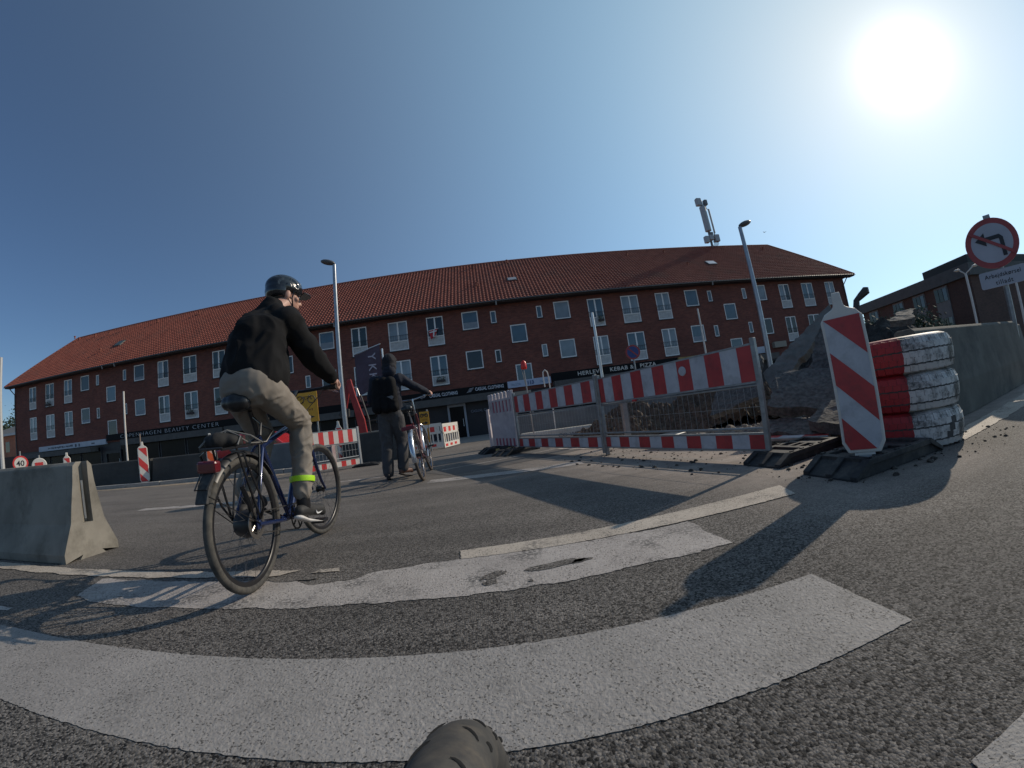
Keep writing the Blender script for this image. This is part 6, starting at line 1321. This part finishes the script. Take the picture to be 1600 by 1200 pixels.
WT_=head_prims(wk,Vector((0.07,0.035,1.735)),R(-8),R(-4)); wman=blob(wk,'person',SKIN,None,0.0075,3); wman.location=O; tag(wman,'person in dark hooded top and grey trousers walking beside the city bicycle','person'); face_parts(wman,WT_)
NV=mat('hoodie_navy',(0.007,0.009,0.018),(0.012,0.015,0.028),0.9,4,bump=0.0015,bscale=250)
jk=MB(); c_=jk.capsule
c_((-0.075,0,1.02),(-0.085,0.0,1.38),0.125,0.125,16); c_((0.075,0,1.02),(0.085,0.0,1.38),0.125,0.125,16); c_((0.0,0.03,1.02),(0,0.03,1.36),0.14,0.13,16); c_((0.02,0,1.42),(0.05,0,1.56),0.11,0.08,14); c_((-0.18,0,1.455),(0.19,0,1.455),0.085,0.085,14)
for s_ in 'RL': c_(K['s'+s_],K['e'+s_],0.082,0.066,14); c_(K['e'+s_],K['w'+s_].lerp(K['e'+s_],0.04),0.066,0.042,14)
c_((0.06,-0.03,1.58),(0.07,-0.03,1.62),0.095,0.10,14)
blob(jk,'hooded_top',NV,wman,0.01,4,wr=0.010,wscale=6,seed=8)
hd2=MB(); hd2.T=WT_; hd2.ell((0,-0.02,0.02),(0.112,0.13,0.128)); hd2.ell((0,-0.04,-0.08),(0.115,0.11,0.10)); blob(hd2,'hood',mat('hood_black',(0.006,0.0065,0.011),(0.011,0.011,0.016),0.9,5),wman,0.009,4,wr=0.006,wscale=8,seed=3)
GT=mat('trousers_grey',(0.045,0.043,0.045),(0.07,0.067,0.07),0.85,6,bump=0.0012,bscale=250)
tr=MB(); c_=tr.capsule; c_((-0.06,0,0.98),(0.06,0,0.98),0.135,0.135,16); c_((0,0.02,0.95),(0,0.02,1.06),0.145,0.14,16)
for s_ in 'RL': c_(K['h'+s_],K['k'+s_],0.118,0.088,16); c_(K['k'+s_],K['a'+s_]+Vector((0,0,0.02)),0.088,0.078,16)
blob(tr,'trousers',GT,wman,0.009,4,wr=0.009,wscale=7,wst=(1,1,0.8),seed=9)
BRN=mat('shoe_brown',(0.10,0.045,0.035),(0.15,0.07,0.05),0.6,9); 
shoe(wman,K['aR']+Vector((0,0,-0.005)),K['aR']+Vector((0.10,0.19,-0.085)),BRN,mat('sole_dark',(0.03,0.025,0.025),None,0.8)); shoe(wman,K['aL']+Vector((0,0,0.01)),K['aL']+Vector((-0.01,0.21,-0.055)),mat('shoe_dark',(0.03,0.025,0.025),None,0.7),mat('sole_dark',(0,0,0)))
bp=MB(); c_=bp.capsule
for x in (-0.12,0.0,0.12): c_((x,-0.19,1.06),(x*0.85,-0.17,1.43),0.085,0.075,16)
bk=blob(bp,'backpack',mat('backpack_black',(0.005,0.005,0.006),(0.009,0.009,0.010),0.85,5,spec=0.2),None,0.01,4,wr=0.006,wscale=7,seed=4); bk.location=O; tag(bk,'plain black backpack with grey reflective patch worn by the walking person','backpack')
mb=MB(); mb.prism([(0.05,1.205),(0.13,1.215),(0.155,1.19),(0.125,1.16),(0.09,1.185)],-0.272,-0.262,axis='Y'); mb.build('reflective_patch',mat('patch_grey',(0.13,0.13,0.14),None,0.5),bk)
mb=MB()
for e in (-1,1): mb.tube([(e*0.12,-0.12,1.47),(e*0.14,0.0,1.56),(e*0.13,0.12,1.45),(e*0.16,0.10,1.2),(e*0.15,-0.1,1.08)],0.016,6,flat=0.4)
mb.build('strap',BLKP,bk)['kind']='stuff'
# the front wheel of the photographer's bicycle
own=thing('bicycle','knobbly worn bicycle tyre at the bottom edge of the picture, seen from above','bicycle',(-0.0544,0.0687,-0.001),rot=(0,0,R(0.6)))
OT=mat('own_tyre_rubber',(0.030,0.030,0.031),(0.050,0.049,0.047),0.75,55,bump=0.0012,bscale=220,dirt=(0.13,0.11,0.085),dscale=26,damt=0.45)
mb=MB(); RR,tr_=0.297,0.0262; k=28; vs=[];n=120
for j in range(n):
    a=2*PI*j/n
    for i in range(k):
        b_=2*PI*i/k; q=tr_
        rr_=RR-tr_+q*math.cos(b_); vs.append((q*math.sin(b_),rr_*math.cos(a),RR+rr_*math.sin(a)))
mb.add(vs,[(j*k+i,((j+1)%n)*k+i,((j+1)%n)*k+(i+1)%k,j*k+(i+1)%k) for j in range(n) for i in range(k)]); ty=mb.build('tyre',OT,own,smooth=True)
# sipes: short curved grooves cut as dark inlays with rim lips
mb=MB()
for j in range(34):
    a=2*PI*j/34
    for e in (-1,1):
        for (b0,b1,w_,da) in ((0.30,0.80,0.0012,0.05),(1.0,1.25,0.0016,0.015)):
            P=[];aa0=a+(0.5 if e>0 else 0)*2*PI/34
            for q in range(6):
                u=q/5; b_=e*(b0+(b1-b0)*u); r2=tr_+0.0006; rr_=RR-tr_+r2*math.cos(b_); ph=aa0+da*(u**2)*1.0
                P.append((r2*math.sin(b_),rr_*math.cos(ph),RR+rr_*math.sin(ph)))
            mb.tube(P,[w_*0.3,w_*0.8,w_,w_,w_*0.8,w_*0.3],6,flat=0.25)
mb.build('tread_grooves',mat('groove_black',(0.008,0.008,0.008),None,0.9),ty)['kind']='stuff'
mb=MB(); a=RR-0.055; mb.lathe([(a,-0.014),(a,0.014),(a-0.02,0.014),(a-0.03,0.0),(a-0.02,-0.014)],64,axis='X',closed=True); o=mb.build('rim',BLKP,own,smooth=40); o.location=(0,0,RR)
mb=MB()
for i in range(28): q=2*PI*i/28; mb.tube([((0.03 if i%2 else -0.03),0.02*math.cos(q),RR+0.02*math.sin(q)),(0,(a-0.02)*math.cos(q),RR+(a-0.02)*math.sin(q))],0.0011,4,cap=False)
mb.build('spokes',SPK,own)['kind']='stuff'
# distant birds
t=thing('bird','small dark bird high above the roof right of the street lamp','bird',tuple(W3(1195,363,60))); mb=MB(); mb.add([(-0.35,0,0.12),(0,0.12,0),(0.4,0,0.16),(0,-0.12,-0.03),(0,0.02,0.07)],[(0,1,4),(1,2,4),(2,3,4),(3,0,4),(0,3,1),(1,3,2)]); mb.build('wings',BLACKM,t)
